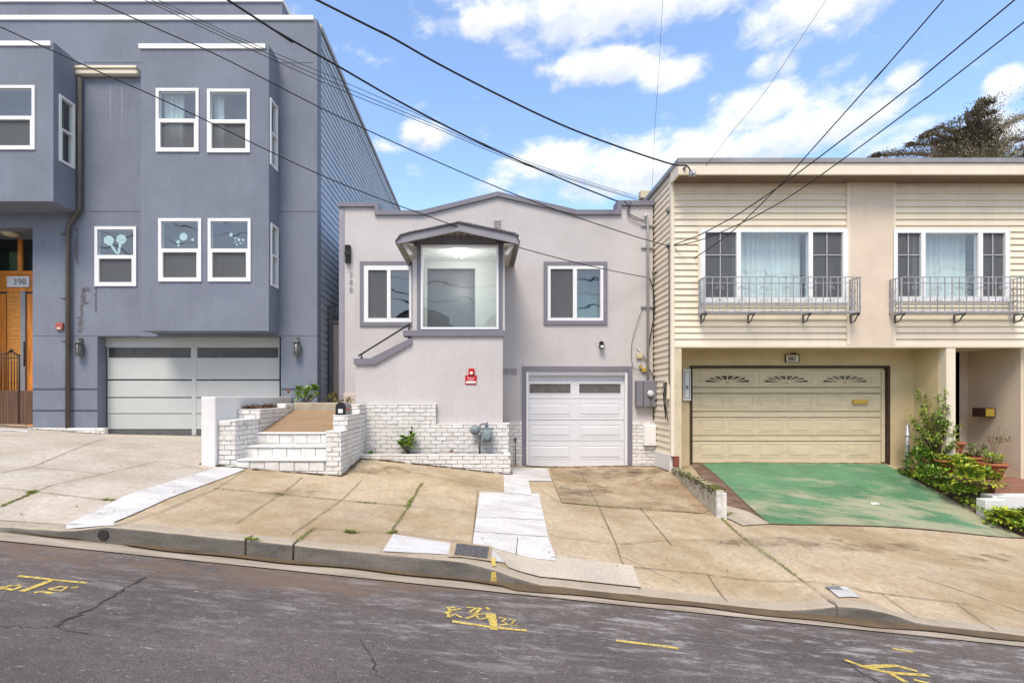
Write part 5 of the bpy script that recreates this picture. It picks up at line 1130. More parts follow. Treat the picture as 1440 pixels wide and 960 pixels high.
# ================================================================== PLANTS
def bunch(mb, c, R, n, l, w, mi=0, up=.6, flat=1.0, curl=.25):
    c = Vector(c)
    for _ in range(n):
        a = U(0, 6.283); e = U(-.2, 1.3); v = Vector((math.cos(a) * math.cos(e), math.sin(a) * math.cos(e), math.sin(e) * flat)); p = c + v * R * RND() ** .5
        mb.leaf(p, v + Vector((0, 0, up * U(-.3, 1))), (0, 0, 1), l * U(.6, 1.25), w * U(.7, 1.2), mi, curl * U(.3, 1.4))
def rosette(mb, c, r, n, mi=0, lift=.5):
    for k in range(n):
        a = k * 2.39996; t = k / n; v = Vector((math.cos(a), math.sin(a), lift + 1.1 * (1 - t))); mb.leaf(Vector(c) + Vector((0, 0, .01)), v, (0, 0, 1), r * (.5 + .5 * t) * U(.85, 1.1), r * .42, mi, .1)
def plant(name, label, cat, loc, fol, m, stems=None, group=None):
    t = thing(name, label, cat, loc, group)
    if stems: stems.build('stem', m_stem, t)
    fol.build('foliage', m, t, normals=False); return t
# leafy plant in the front planter
c = W(575, 636, 10.2); st_ = MB(); fo_ = MB()
for k in range(9):
    a = U(0, 6.28); h = U(.12, .42); q = Vector((c.x + .2 * math.cos(a) * (1 - h), 10.22 + .12 * math.sin(a), c.z + h)); st_.tube([(c.x, 10.22, zfw - .03), tuple(q)], .009, 5); rosette(fo_, q, U(.12, .18), 13)
bunch(fo_, (c.x, 10.22, c.z + .1), .18, 60, .12, .05); rosette(fo_, (c.x + .04, 10.2, c.z + .36), .12, 14, 1, .9); rosette(fo_, (c.x + .06, 10.2, c.z + .46), .08, 10, 1, 1.4); st_.tube([(c.x + .02, 10.22, c.z), (c.x + .06, 10.2, c.z + .47)], .010, 5)
plant('leafy_plant', 'bushy green leafy plant with reddish top growing in the white brick planter', 'plant', (c.x, 10.22, zfw - .03), fo_, [m_leaf, m_dry], st_)
for (px, lab, m_, n_) in ((521, 'tiny green sprout in the left end of the brick planter', m_leaf, 14), (637, 'tiny reddish sprout beside the gas meter in the planter', mat('reddish_leaf', (.30, .10, .06), .7, .3, 9, 0), 12)):
    c = W(px, 638, 10.2); fo_ = MB(); bunch(fo_, (c.x, 10.2, zfw - .02), .07, n_, .10, .025, up=1.0); plant('sprout', lab, 'plant', (c.x, 10.2, zfw - .03), fo_, m_)
# dried plants in the left planter
fo_ = MB()
for k in range(150):
    x, y = U(-4.38, -4.16), U(9.47, 10.6); a = U(0, 6.28); fo_.leaf((x, y, CZ - .28), (math.cos(a) * .5, math.sin(a) * .5, 1), (0, 1, .2), U(.07, .17), U(.02, .045), 0 if RND() < .8 else 1, .4)
plant('dried_plant', 'row of dry brown succulents in the upper brick planter', 'plant', (-4.28, 9.9, CZ - .28), fo_, [m_dry, mat('grey_dry_leaf', (.26, .22, .18), .9, .3, 9, 0)])
# shrub at the head of the path
st_ = MB(); fo_ = MB(); c = Vector((-3.86, 11.3, Z(566, 10.9) - .03))
for k in range(12):
    a = U(0, 6.28); q = c + Vector((U(-.28, .30), .15 * math.sin(a), U(.12, .36))); st_.tube([tuple(c + Vector((U(-.1, .1), 0, 0))), tuple(q)], .008, 5); rosette(fo_, q, U(.12, .18), 12)
bunch(fo_, c + Vector((0, 0, .12)), .26, 70, .12, .05)
for k in range(5): rosette(fo_, c + Vector((-.36 + U(-.03, .03), -.05, .22 + U(-.06, .08))), .07, 7, 1)
plant('flowering_shrub', 'small bright green shrub with an orange bloom at the head of the path', 'shrub', tuple(c), fo_, [m_leaf, mat('orange_petal', (.65, .22, .03), .6, .2, 9, 0)], st_)
fo_ = MB(); c = Vector((-3.25, 11.35, Z(566, 10.9) - .03)); bunch(fo_, c, .22, 60, .10, .035); bunch(fo_, c + Vector((.3, .05, 0)), .12, 30, .08, .03)
plant('bedding_plant', 'low brown and green plant by the side gate', 'plant', tuple(c), fo_, mat('olive_leaf', (.15, .115, .03), .7, .5, 9, 0))
# right bed : tall potted shrub
def gz(px, py, d): p = W(px, py, d); return p
base = Vector((X(1318, 11.0), 11.0, 0)); base.z = zg(base.x, base.y) if False else CZ - 1.62
st_ = MB(); fo_ = MB()
for k in range(44):
    h = U(.40, 1.35) if k > 5 else U(1.35, 1.75); a = U(0, 6.28); sp_ = .24 + .34 * (1 - abs(h - .8) / .9); q = base + Vector((math.cos(a) * sp_ * U(.3, 1) - .12 * (h > 1), .3 * math.sin(a), h))
    m1 = base + Vector(((q.x - base.x) * .35, (q.y - base.y) * .35, h * .55)); st_.tube([tuple(base), tuple(m1), tuple(q)], [.014, .010, .005], 5)
    for tt in (.5, .65, .8, .92, 1.0):
        pt = m1.lerp(q, tt)
        for _ in range(6): b = U(0, 6.28); fo_.leaf(pt + Vector((U(-.03, .03), U(-.03, .03), U(-.03, .03))), (math.cos(b), math.sin(b), U(-.3, .7)), (0, 0, 1), U(.06, .12), U(.025, .045), 0 if RND() < .6 else (1 if RND() < .55 else 2), .3)
plant('tall_shrub', 'tall loose leafy shrub against the white porch post', 'shrub', tuple(base), fo_, [m_leaf_s, m_leaf_y, m_leaf], st_)
def shrub(px, py, d, R, h, n, mats, lab, l=.11, w=.05, name='low_shrub', rz=0):
    p = W(px, py, d); st_ = MB(); fo_ = MB()
    for k in range(7): st_.tube([(p.x, d, p.z - .1), (p.x + U(-R, R) * .7, d + U(-R, R) * .5, p.z + h * U(.4, .9))], .008, 5)
    for _ in range(n):
        a = U(0, 6.28); e = U(-.1, 1.5); v = Vector((math.cos(a) * math.cos(e), math.sin(a) * math.cos(e), math.sin(e))); q = Vector((p.x, d, p.z)) + Vector((v.x * R, v.y * R * .8, v.z * h)) * U(.55, 1)
        fo_.leaf(q, v + Vector((U(-.6, .6), U(-.6, .6), U(-.2, .6))), (0, 0, 1), l * U(.6, 1.25), w * U(.7, 1.2), 0 if RND() < .7 else 1, .3)
    for _ in range(rz): a = U(0, 6.28); rosette(fo_, (p.x + math.cos(a) * R * .6, d - .1 + math.sin(a) * R * .5, p.z + h * U(.5, .95)), U(.10, .15), 16, 0)
    return plant(name, lab, 'shrub', (p.x, d, p.z), fo_, mats, st_)
shrub(1296, 655, 11.0, .33, .42, 240, [m_leaf, m_leaf_d], 'bright green bush beside the metal pipe', .12, .06)
shrub(1312, 668, 10.6, .3, .16, 180, [m_leaf, m_leaf_d], 'low green ground shrub in front of the terracotta bowl', .09, .045)
shrub(1350, 664, 10.5, .30, .30, 190, [m_leaf_y, m_leaf], 'yellow green succulent clump behind the rounded green one', .12, .06, 'succulent', 8)
shrub(1352, 692, 10.2, .30, .15, 150, [m_leaf, m_leaf_y], 'spreading green shrub along the ramp edge', .10, .05)
shrub(1360, 676, 10.0, .26, .28, 150, [m_leaf_y, m_leaf], 'round light green succulent in the middle of the bed', .13, .07, 'succulent', 9)
shrub(1388, 684, 10.1, .26, .34, 150, [m_leaf_y, m_leaf_d], 'upright yellow green succulent nearest the white edging', .12, .06, 'succulent', 8)
shrub(1412, 735, 9.5, .30, .24, 170, [m_leaf_y, m_leaf], 'yellow green succulent below the white edging step', .12, .06, 'succulent', 7)
shrub(1446, 738, 9.4, .28, .28, 150, [m_leaf, m_leaf_d], 'dark green shrub at the edge of the lower bed', .11, .05)
# soil bed and ground cover
bed = [(9.25, 11.5), (9.7, 11.5), (10.6, 10.9), (11.9, 10.2), (11.9, 9.3), (9.9, 9.0)]
mb = MB(); mb.vprism([(9.28, 11.5), (10.3, 11.5), (10.35, 10.22), (9.62, 10.22)], CZ - 3.2, [CZ - 1.66, CZ - 1.66, CZ - 1.98, CZ - 2.0]); mb.vprism([(9.66, 9.93), (11.9, 9.93), (11.9, 9.1), (9.85, 9.0)], CZ - 3.2, [CZ - 2.2, CZ - 2.3, CZ - 2.45, CZ - 2.5]); structure('bed_soil', mb, m_soil)
mb = MB()
def bedz(x, y): return CZ - 1.66 - (11.5 - y) * (.26 if y > 10.2 else .335)
for _ in range(1900):
    y = U(8.95, 11.4); xe = 9.2 + (11.5 - y) * .24; x = xe + abs(random.gauss(0, .55)) - .05
    if x > 11.8 or (9.75 < y < 10.25 and x > 9.75) or (y > 10.3 and x > 10.4): continue
    a = U(0, 6.28); mb.leaf((x, y, bedz(x, y) + U(.0, .10)), (math.cos(a), math.sin(a), U(.1, .9)), (0, 0, 1), U(.05, .11), U(.02, .045), 0 if RND() < .65 else 1, .3)
o = mb.build('ground_cover', [m_leaf, m_leaf_y], None, normals=False); tag(o, 'low green ground cover plants along the edge of the ramp', 'ground cover', kind='stuff')
# pots
def pot(px, py, d, r, h, lab, m=m_terra, bowl=False, fill=None):
    p = W(px, py, d); t = thing('flower_pot', lab, 'flower pot', (p.x, d, p.z)); mb = MB(); f = .6 if not bowl else .45
    mb.lathe((p.x, d, p.z), [(r * f, 0), (r * (f + .75) / 1.75, h * .5), (r * .95, h * .82), (r * 1.05, h * .83), (r * 1.05, h), (r * .92, h), (r * .9, h * .88)], 20); mb.build('pot_body', m, t)
    mb = MB(); mb.lathe((p.x, d, p.z), [(r * .88, h * .86), (r * .88, h * .9)], 16); mb.build('soil', m_soil, t)
    return p
pot(1333, 664, 10.75, .24, .27, 'wide terracotta bowl at the foot of the porch post', bowl=True); pot(1340, 642, 11.2, .21, .33, 'brown terracotta pot standing behind the bowl by the porch post')
p1 = pot(1373, 664, 11.6, .22, .36, 'terracotta pot in the doorway beside the dark entry door'); p2 = pot(1396, 672, 11.0, .24, .33, 'large terracotta pot nearest the beige entry wall')
p3 = pot(1352, 655, 11.9, .18, .3, 'small dark clay pot deep in the entry', mat('dark_clay', (.16, .07, .05), .8, .2, 5, .1))
def pottop(p, d, z, R, h, n, mats, lab): 
    fo_ = MB(); st_ = MB()
    for k in range(6): st_.tube([(p.x, d, z), (p.x + U(-R, R) * .6, d + U(-R, R) * .5, z + h * U(.5, 1))], .007, 5)
    for _ in range(n):
        a = U(0, 6.28); q = Vector((p.x + R * math.cos(a) * U(.2, 1), d + R * math.sin(a) * U(.2, 1), z + h * U(.1, 1))); fo_.leaf(q, (math.cos(a), math.sin(a), U(.2, 1)), (0, 0, 1), U(.06, .12), U(.025, .05), 0 if RND() < .7 else 1, .3)
    plant('potted_plant', lab, 'plant', (p.x, d, z), fo_, mats, st_)
q = W(1333, 664, 10.75); pottop(q, 10.75, q.z + .24, .2, .12, 70, [m_leaf_y, m_leaf], 'yellow green plant filling the terracotta bowl')
pottop(p1, 11.6, p1.z + .33, .2, .3, 80, [m_leaf_d, m_leaf], 'dark green plant in the doorway pot'); pottop(p2, 11.0, p2.z + .3, .18, .24, 90, [m_leaf, m_leaf_y], 'round green plant in the pot nearest the entry wall')
fo_ = MB(); st_ = MB()
for k in range(9): a = U(-.25, .3); st_.tube([(p2.x + .1, 11.1, p2.z + .3), (p2.x + .15 + a * .4, 11.15, p2.z + .7), (p2.x + .2 + a, 11.2, p2.z + U(.7, 1.15))], .005, 4); bunch(fo_, (p2.x + .2 + a, 11.2, p2.z + .75), .12, 6, .07, .02)
plant('twiggy_plant', 'thin bare twiggy plant rising behind the pots by the entry wall', 'plant', (p2.x + .1, 11.1, p2.z + .3), fo_, m_dry, st_)
t = thing('metal_pipe', 'short galvanised metal pipe standing at the ramp corner by the bush', 'pipe', (X(1276, 11.3), 11.3, CZ - 1.6)); mb = MB(); mb.tube([W(1276, 660, 11.3), W(1276, 597, 11.3)], .04, 10)
for y in (612, 625, 640): mb.lathe(W(1276, y, 11.3), [(.05, -.02), (.05, .02)], 10)
mb.build('pipe', m_galv, t)
mb = MB(); mb.box(X(1229, 9.9) - .06, X(1229, 9.9) + .06, 9.84, 9.96, 0, .01); mb.b.free()
q = gp(1229, 709); mb = MB(); mb.vprism([(q[0] - .07, q[1] - .05), (q[0] + .06, q[1] - .06), (q[0] + .08, q[1] + .05), (q[0] - .05, q[1] + .06)], zg(*q) + .012, zg(*q) + .03); tag(mb.build('paper_scrap', m_white), 'crumpled white paper scrap lying on the green ramp', 'litter')
# weeds in the joints
mb = MB()
def weeds(pts, n, s=1.0):
    P = gpoly(pts)
    for _ in range(n):
        k = random.randrange(len(P) - 1); f = RND(); x = P[k][0] + (P[k + 1][0] - P[k][0]) * f + random.gauss(0, .009 * s); y = P[k][1] + (P[k + 1][1] - P[k][1]) * f + random.gauss(0, .009 * s)
        a = U(0, 6.28); mb.leaf((x, y, zg(x, y) + .008), (math.cos(a) * .9, math.sin(a) * .9, U(.15, .7)), (0, 0, 1), U(.014, .038) * s, U(.006, .012) * s, 0 if RND() < .6 else 1, .3)
weeds([(590, 684), (575, 712), (550, 748)], 260); weeds([(572, 713), (580, 700)], 90, 1.3); weeds([(590, 684), (594, 680)], 50, 1.2); weeds([(300, 687), (396, 695), (480, 704)], 200, .8); weeds([(500, 706), (528, 708)], 50, 1.2); weeds([(480, 704), (575, 712)], 70, .8); weeds([(388, 694), (400, 696)], 40, 1.1)
weeds([(484, 748), (500, 749)], 60, 1.8); weeds([(440, 744), (418, 762)], 90, 1.1); weeds([(345, 758), (362, 760)], 60, 1.3); weeds([(0, 713), (48, 693)], 160, 1.); weeds([(40, 694), (50, 691)], 60, 1.4); weeds([(145, 703), (162, 704)], 50, 1.2)
weeds([(790, 707), (890, 714), (1010, 725)], 260, .9); weeds([(1010, 725), (1040, 752)], 160, 1.1); weeds([(1040, 752), (1085, 784), (1130, 818)], 200, 1.); weeds([(842, 712), (874, 790)], 60, .7); weeds([(1018, 727), (1028, 722)], 70, 1.8); weeds([(950, 668), (1000, 718)], 200, 1.2)
weeds([(325, 654), (338, 655)], 30, 1.8); weeds([(548, 750), (556, 748)], 40, 1.6); weeds([(1150, 820), (1260, 838)], 30, .7)
o = mb.build('joint_weeds', [mat('weed_green', (.20, .25, .035), .7, .5, 12, .1), m_moss], None, normals=False); tag(o, 'small yellow green weeds and moss in the pavement joints', 'weeds', kind='stuff')

# dirt that gathers at the foot of the walls, fallen leaves
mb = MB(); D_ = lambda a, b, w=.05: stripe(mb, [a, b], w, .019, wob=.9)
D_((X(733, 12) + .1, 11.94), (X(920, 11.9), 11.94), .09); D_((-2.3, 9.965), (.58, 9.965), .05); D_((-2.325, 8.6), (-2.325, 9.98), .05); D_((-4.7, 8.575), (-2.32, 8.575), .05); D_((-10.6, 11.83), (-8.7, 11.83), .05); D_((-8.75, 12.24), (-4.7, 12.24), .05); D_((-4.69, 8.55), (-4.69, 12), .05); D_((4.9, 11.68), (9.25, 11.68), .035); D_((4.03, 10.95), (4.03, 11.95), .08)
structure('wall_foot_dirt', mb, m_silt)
mb = MB()
for cx, cy, sx, sy, n_ in ((880, 668, 50, 10, 60), (600, 700, 200, 30, 30), (1100, 690, 110, 26, 40), (1000, 780, 180, 40, 40), (180, 680, 130, 40, 25), (1290, 690, 40, 14, 40), (660, 655, 60, 5, 14)):
    for _ in range(n_):
        px, py = random.gauss(cx, sx), random.gauss(cy, sy)
        if not 645 < py < 860: continue
        x, y = gp(px, py)
        if y < 5.2 or y > 12.3: continue
        a = U(0, 6.28); mb.leaf((x, y, zg(x, y) + .022), (math.cos(a), math.sin(a), U(-.05, .25)), (0, 0, 1), U(.018, .05), U(.01, .022), 0, .2)
tag(mb.build('fallen_leaves', m_dry, None, normals=False), 'scattered small brown fallen leaves and specks on the concrete aprons', 'leaf litter', kind='stuff')

# ================================================================== OVERHEAD WIRES
def wire(pts, d0, d1, r, label, ext=10.0, name='overhead_wire', group=None):
    """pts run from the frame edge to the house; the sight depth changes evenly in 1/d as along a straight span"""
    L_ = [0]
    for a, b in zip(pts[:-1], pts[1:]): L_.append(L_[-1] + math.hypot(b[0] - a[0], b[1] - a[1]))
    P = []
    for (px, py), l in zip(pts, L_): t = l / L_[-1]; d = 1 / ((1 - t) / d0 + t / d1); P.append(W(px, py, d))
    v = (P[0] - P[1]).normalized(); P = [P[0] + v * ext + Vector((0, 0, .01 * ext))] + P
    S_ = []
    for i in range(len(P) - 1):
        p0, p1, p2, p3 = P[max(i - 1, 0)], P[i], P[i + 1], P[min(i + 2, len(P) - 1)]
        if i == 0: p0 = p1 * 2 - p2
        if i == 0: S_ += [p1.lerp(p2, k / 4) for k in range(4)]; continue
        for k in range(6): t = k / 6; S_.append(.5 * ((2 * p1) + (-p0 + p2) * t + (2 * p0 - 5 * p1 + 4 * p2 - p3) * t * t + (-p0 + 3 * p1 - 3 * p2 + p3) * t ** 3))
    S_.append(P[-1]); mb = MB(); mb.tube(S_, r, 6); o = mb.build(name, m_wire); tag(o, label, 'wire', group or 'overhead wires'); return o
wire([(0, 38), (240, 146), (460, 250), (627, 313), (720, 345), (830, 374), (909, 390)], 7.5, 11.92, .009, 'wire crossing the blue-grey bays and sagging past the porch roof to the conduit')
wire([(130, 0), (300, 75), (480, 166), (667, 250), (790, 298), (895, 333), (941, 346)], 7.5, 10.95, .009, 'wire dropping from the blue-grey parapet across the grey peak to the cream corner')
wire([(203, 0), (340, 64), (480, 127), (600, 175), (720, 225), (800, 252), (895, 281)], 8.5, 12.0, .006, 'lowest of the thin parallel wires over the blue-grey parapet')
wire([(212, 0), (340, 59), (480, 121), (600, 171), (720, 222), (800, 250), (902, 281)], 8.5, 12.3, .006, 'middle of the thin parallel wires over the blue-grey parapet')
wire([(222, 0), (340, 55), (480, 114), (600, 166), (720, 219), (800, 247), (905, 279)], 8.5, 12.7, .005, 'topmost of the thin parallel wires over the blue-grey parapet')
wire([(320, 0), (390, 45), (480, 96), (580, 153), (700, 213), (800, 256), (868, 283)], 7.0, 11.9, .015, 'thick twisted cable passing the blue-grey roof corner to the grey parapet step')
wire([(445, 0), (540, 47), (620, 92), (720, 143), (800, 180), (880, 210), (945, 231), (965, 233), (972, 243)], 7.0, 10.40, .015, 'thick twisted cable crossing the open sky to the cream roof corner')
wire([(1327, 0), (1240, 100), (1151, 200), (1095, 262), (1030, 325), (979, 361), (942, 379), (921, 384)], 6.5, 11.85, .009, 'steepest of the three wires rising from the cream siding')
wire([(1427, 0), (1270, 130), (1120, 245), (1040, 300), (1015, 314), (980, 332), (942, 346)], 6.5, 10.95, .010, 'middle of the three wires rising from the cream siding')
wire([(1442, 30), (1290, 147), (1135, 260), (1070, 300), (1015, 326), (980, 339), (942, 347)], 6.5, 10.95, .009, 'flattest of the three wires rising from the cream siding')
wire([(932, 0), (927, 90), (921, 180), (917, 268)], 12, 13.5, .004, 'hair-thin wire hanging almost upright in the sky by the cream roof')
wire([(1150, 18), (1075, 130), (1030, 185), (985, 243)], 9.5, 10.5, .004, 'hair-thin faint wire slanting up from the cream fascia')

# ================================================================== CYPRESS BEHIND THE RIGHT HOUSE
TD = 38.0
tr = thing('cypress_tree', 'wind-shaped dark cypress tree rising behind the flat cream roof', 'tree', (X(1372, TD), TD, CZ - 3))
tk = MB(); cr = MB()
tk.tube([(X(1368, TD), TD, CZ - 3), W(1370, 420, TD), W(1370, 260, TD), W(1373, 200, TD), W(1376, 150, TD)], [.5, .42, .30, .18, .05], 9)
BR = [[(1372, 245), (1345, 226), (1320, 219), (1290, 216), (1262, 217), (1232, 220)], [(1372, 226), (1340, 212), (1312, 203), (1283, 204)], [(1372, 216), (1340, 197), (1316, 188), (1300, 193)],
      [(1372, 205), (1345, 188), (1325, 178), (1309, 186)], [(1374, 192), (1362, 174), (1358, 164), (1370, 160)], [(1374, 182), (1385, 173), (1399, 171)], [(1376, 166), (1382, 161), (1390, 161)], [(1376, 152), (1380, 149), (1389, 146)],
      [(1374, 202), (1388, 194), (1397, 184), (1402, 186)], [(1385, 235), (1398, 200), (1412, 178), (1428, 168), (1450, 163), (1475, 160)], [(1385, 238), (1406, 212), (1420, 195), (1440, 196), (1470, 194)], [(1385, 245), (1415, 222), (1445, 205), (1480, 200)],
      [(1374, 230), (1360, 205), (1350, 198)], [(1374, 220), (1362, 195), (1345, 196)], [(1376, 214), (1384, 200), (1378, 188)], [(1380, 240), (1395, 222), (1408, 210)], [(1372, 240), (1340, 222), (1322, 210)], [(1370, 235), (1355, 215), (1338, 205)], [(1376, 236), (1386, 215), (1392, 205)], [(1400, 245), (1430, 222), (1460, 216)], [(1420, 240), (1450, 214), (1490, 210)]]
BR += [[(1372, 240), (1373, 205), (1375, 180), (1376, 162), (1379, 147)], [(1373, 225), (1352, 208), (1336, 206), (1318, 200)], [(1374, 215), (1366, 190), (1352, 186)], [(1376, 225), (1392, 210), (1404, 208)], [(1376, 200), (1386, 184), (1392, 178)]]
for b in BR:
    dy = U(-2.5, 2.5); P = [W(px, py, TD + dy * i / len(b)) for i, (px, py) in enumerate(b)]
    tk.tube(P, [.22 * (1 - .8 * i / (len(P) - 1)) for i in range(len(P))], 6)
    for i in range(len(P) - 1):
        n = int((P[i + 1] - P[i]).length * 210); ax = (P[i + 1] - P[i]).normalized()
        for _ in range(n):
            f = RND(); g = (i + f) / (len(P) - 1); rad = .16 + .52 * (1 - g) ** .9
            q = P[i].lerp(P[i + 1], f) + Vector((random.gauss(0, rad * .6), random.gauss(0, rad * 1.3), random.gauss(.05, rad * .34)))
            cr.leaf(q, ax + Vector((U(-.6, .6), U(-.6, .6), U(-.1, .45))), (0, 0, 1), U(.16, .36), U(.035, .07), 0, .1)
    for _ in range(70):
        q = P[-1] + Vector((random.gauss(0, .16), random.gauss(0, .2), random.gauss(0, .07))); cr.leaf(q, (P[-1] - P[-2]).normalized() + Vector((U(-.5, .5), U(-.5, .5), U(-.1, .5))), (0, 0, 1), U(.25, .5), U(.06, .12), 0, .1)
for _ in range(3800):      # the dense heart of the crown
    px, py = random.gauss(1368, 24), random.gauss(222, 15)
    if py < 172 + abs(px - 1374) * .6: continue
    q = W(px, py, TD + random.gauss(0, 1.4)); cr.leaf(q, (U(-1, 1), U(-1, 1), U(-.1, .6)), (0, 0, 1), U(.2, .4), U(.05, .09), 0, .1)
tk.build('trunk', m_bark, tr); cr.build('crown', m_cyp, tr, normals=False)

# ================================================================== ACROSS THE STREET (only seen mirrored in the panes)
for i, (x0, x1, h, m_, rf) in enumerate(((-16, -8.6, 7.2, 'tan', 1.6), (-8.2, -1.4, 6.4, 'grey', 2.0), (-1.0, 6.2, 6.6, 'rust', 2.2), (6.6, 14, 5.6, 'sage', 1.7), (14.4, 22, 5.2, 'clay', 1.8))):
    zb_ = CZ - 2.2 - .1035 * (x0 + x1) / 2; colr = {'tan': (.42, .34, .24), 'grey': (.34, .34, .35), 'rust': (.36, .22, .16), 'sage': (.34, .37, .30), 'clay': (.45, .36, .30)}[m_]
    t = thing('facing_house', m_ + ' gabled house across the street, mirrored in the window panes', 'house', ((x0 + x1) / 2, -15, zb_))
    holes = [(x0 + w * (x1 - x0) - .6, x0 + w * (x1 - x0) + .6, zb_ + q, zb_ + q + 1.3) for w in (.25, .72) for q in (1.0, 3.6)]
    mb = MB(); mb.wall(x0, x1, zb_ - 1, zb_ + h, -15, -15.3, holes); mb.box(x0, x0 + .2, -24, -15.3, zb_ - 1, zb_ + h); mb.box(x1 - .2, x1, -24, -15.3, zb_ - 1, zb_ + h); mb.prism([(x0, zb_ + h), (x1, zb_ + h), ((x0 + x1) / 2, zb_ + h + rf)], -15.3, -15); mb.build('wall', mat(m_ + '_wall', colr, .85, .1, 1.5, .2), t)
    mb = MB(); mb.ribbon([(x0 - .3, zb_ + h - .05), ((x0 + x1) / 2, zb_ + h + rf + .12), (x1 + .3, zb_ + h - .05)], [(x0 - .3, zb_ + h - .17), ((x0 + x1) / 2, zb_ + h + rf), (x1 + .3, zb_ + h - .17)], -24, -14.6); mb.build('roof', m_shingle, t)
    for hq in holes: mb = MB(); mb.wall(hq[0], hq[1], hq[2], hq[3], -14.96, -15.1, [(hq[0] + .08, hq[1] - .08, hq[2] + .08, hq[3] - .08)]); wf = mb.build('window', m_vinyl, t); mb = MB(); mb.box(hq[0], hq[1], -15.12, -15.11, hq[2], hq[3]); mb.build('pane', m_dark, wf)
for i, (y_, z_, r_) in enumerate(((-3.6, 6.6, .02), (-3.9, 7.3, .035), (-4.3, 8.1, .015), (-4.4, 9.0, .02), (-3.4, 5.9, .015))):
    mb = MB(); mb.tube([(x_, y_, CZ - 1.8 - .1035 * x_ + z_ + .0025 * (x_ + 3) ** 2 - .2) for x_ in range(-30, 31, 3)], r_, 6); tag(mb.build('street_cable', m_wire), ['lowest', 'thickest', 'second highest', 'highest', 'thin low'][i] + ' cable along the street behind the viewer, mirrored in the glass', 'cable', 'street cables mirrored in the glass')
# ------------------------------------------------------------------ camera, sun, sky
cam = bpy.data.cameras.new('camera'); co = bpy.data.objects.new('camera', cam); COL.objects.link(co)
co.location = (0, 0, CZ); co.rotation_euler = (math.pi / 2, 0, 0)
cam.sensor_width = 36; cam.sensor_fit = 'HORIZONTAL'; cam.lens = F / 1440 * 36; cam.shift_x = (720 - VX) / 1440; cam.shift_y = (VY - 480) / 1440
cam.clip_end = 2000; cam.clip_start = 0.05; SC.camera = co
SUN_EL, SUN_AZ = math.radians(58), math.radians(200)     # azimuth measured from +Y clockwise: behind the camera, slightly left
sd = bpy.data.lights.new('sun', 'SUN'); so = bpy.data.objects.new('sun', sd); COL.objects.link(so)
sd.energy = 3.0; sd.angle = math.radians(24); sd.color = (1, 0.875, 0.735)
vec = Vector((math.sin(SUN_AZ) * math.cos(SUN_EL), math.cos(SUN_AZ) * math.cos(SUN_EL), math.sin(SUN_EL)))
so.rotation_euler = vec.to_track_quat('Z', 'Y').to_euler()
w = bpy.data.worlds.new('World'); SC.world = w; w.use_nodes = True
N = w.node_tree.nodes; L = w.node_tree.links; bg = N['Background']
sky = N.new('ShaderNodeTexSky'); sky.sky_type = 'NISHITA'; sky.sun_disc = False; sky.sun_elevation = SUN_EL; sky.sun_rotation = SUN_AZ
sky.air_density = 1.0; sky.dust_density = 0.6; sky.ozone_density = 1.0
tc = N.new('ShaderNodeTexCoord'); sp = N.new('ShaderNodeSeparateXYZ'); L.new(tc.outputs['Generated'], sp.inputs[0])
def mth(op, a, b=None, c=None):
    q = N.new('ShaderNodeMath'); q.operation = op
    for i, v in enumerate((a, b, c)):
        if v is None: continue
        if hasattr(v, 'links'): L.new(v, q.inputs[i])
        else: q.inputs[i].default_value = v
    return q.outputs[0]
az = mth('ARCTAN2', sp.outputs[0], sp.outputs[1]); el = mth('ARCSINE', sp.outputs[2])
def ang(px, py):
    v = Vector(((px - VX) / F, 1, (VY - py) / F)).normalized(); return math.atan2(v.x, v.y), math.asin(v.z)
CL = [(900, -5, 300, 60, 1.0), (700, 30, 70, 32, .95), (1150, 5, 110, 60, 1.0), (800, 15, 150, 60, .8), (850, 92, 90, 30, 1.0), (940, 105, 55, 26, .9), (1085, 90, 45, 24, .55),
      (1060, 158, 80, 36, .85), (1150, 172, 115, 44, .9), (1255, 198, 70, 26, .7), (1270, 112, 32, 22, .85), (1415, 120, 38, 28, 1.1), (920, 225, 180, 38, 1.0), (780, 230, 80, 34, .9),
      (1010, 222, 150, 28, .9), (595, 192, 36, 22, .9), (540, 205, 40, 15, .4), (860, 255, 190, 28, .7), (1390, 205, 90, 45, .75), (1170, 46, 36, 12, .6), (785, 122, 18, 12, .6), (1420, 225, 100, 30, .6)]
nv = N.new('ShaderNodeCombineXYZ'); L.new(mth('MULTIPLY', az, 5.5), nv.inputs[0]); L.new(mth('MULTIPLY', el, 9.0), nv.inputs[1])
def noise(vec, scale, det, rg, off=0.0):
    mp = N.new('ShaderNodeMapping'); mp.inputs['Location'].default_value = (0, off, 0); L.new(vec, mp.inputs['Vector'])
    n = N.new('ShaderNodeTexNoise'); n.inputs['Scale'].default_value = scale; n.inputs['Detail'].default_value = det; n.inputs['Roughness'].default_value = rg; n.inputs['Distortion'].default_value = .25
    L.new(mp.outputs[0], n.inputs['Vector']); return n.outputs['Fac']
field = None; low = None
for cx, cy, rx, ry, am in CL:
    a0, e0 = ang(cx, cy); ra = abs(ang(cx + rx, cy)[0] - ang(cx - rx, cy)[0]) / 2; re = abs(ang(cx, cy - ry)[1] - ang(cx, cy + ry)[1]) / 2
    u = mth('DIVIDE', mth('SUBTRACT', az, a0), ra * 1.25); v = mth('DIVIDE', mth('SUBTRACT', el, e0), re * 1.25)
    r2 = mth('ADD', mth('MULTIPLY', u, u), mth('MULTIPLY', v, v))
    g = mth('MULTIPLY', mth('MAXIMUM', mth('SUBTRACT', 1.0, r2), 0.0), am)
    field = g if field is None else mth('MAXIMUM', field, g)
    s = mth('MULTIPLY', g, v); low = s if low is None else mth('ADD', low, s)
n1 = noise(nv.outputs[0], 2.2, 9, 0.62)
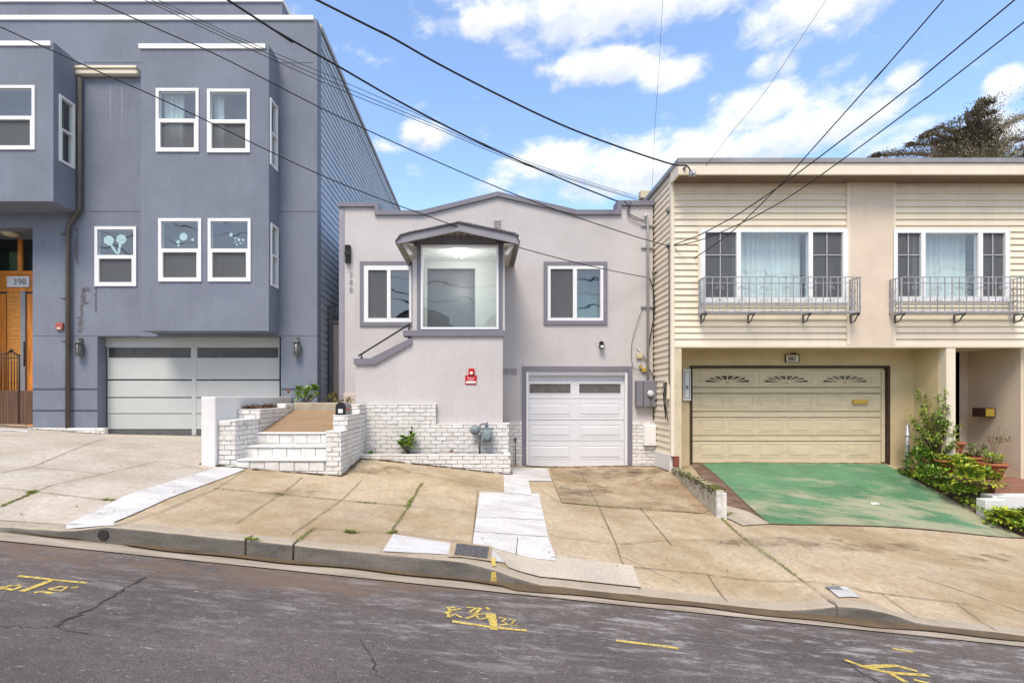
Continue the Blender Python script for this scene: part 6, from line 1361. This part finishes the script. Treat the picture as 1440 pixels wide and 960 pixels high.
fm = N.new('ShaderNodeMapRange'); fm.interpolation_type = 'SMOOTHSTEP'; L.new(sp.outputs[1], fm.inputs[0])      # calmer, evenly hazed sky behind the street
for i, q in ((1, -.1), (2, .3), (3, .15), (4, 1)): fm.inputs[i].default_value = q
back = mth('MULTIPLY', mth('SUBTRACT', 1.0, fm.outputs[0]), 0.68)
dens = mth('ADD', mth('ADD', field, back), mth('MULTIPLY', mth('MULTIPLY', mth('SUBTRACT', n1, 0.5), 2.3), fm.outputs[0]))
mr = N.new('ShaderNodeMapRange'); mr.interpolation_type = 'SMOOTHSTEP'; L.new(dens, mr.inputs[0])
for i, q in ((1, .12), (2, .95), (3, 0), (4, .97)): mr.inputs[i].default_value = q
sh = N.new('ShaderNodeMapRange'); L.new(mth('ADD', low, mth('MULTIPLY', mth('SUBTRACT', noise(nv.outputs[0], 3.1, 6, .6, 1.3), .5), 1.6)), sh.inputs[0])
for i, q in ((1, -.55), (2, .35), (3, 0), (4, 1)): sh.inputs[i].default_value = q
cc = N.new('ShaderNodeMix'); cc.data_type = 'RGBA'; L.new(sh.outputs[0], cc.inputs[0]); cc.inputs[6].default_value = (6.3, 6.7, 7.6, 1); cc.inputs[7].default_value = (9.3, 9.2, 8.9, 1)
blue = N.new('ShaderNodeMix'); blue.data_type = 'RGBA'; blue.blend_type = 'MULTIPLY'; blue.inputs[0].default_value = 1; L.new(sky.outputs[0], blue.inputs[6]); blue.inputs[7].default_value = (SKYM[0], SKYM[1], SKYM[2], 1)
mx = N.new('ShaderNodeMix'); mx.data_type = 'RGBA'; L.new(mr.outputs[0], mx.inputs[0]); L.new(blue.outputs[2], mx.inputs[6]); L.new(cc.outputs[2], mx.inputs[7])
L.new(mx.outputs[2], bg.inputs['Color']); bg.inputs['Strength'].default_value = 0.10
vs = SC.view_settings; SC.display_settings.display_device = 'sRGB'; vs.view_transform = 'Standard'; vs.look = 'None'; vs.exposure = 0.42; vs.gamma = 1; vs.use_curve_mapping = False
SC.cycles.max_bounces = 8; SC.cycles.transparent_max_bounces = 16; SC.cycles.use_denoising = True
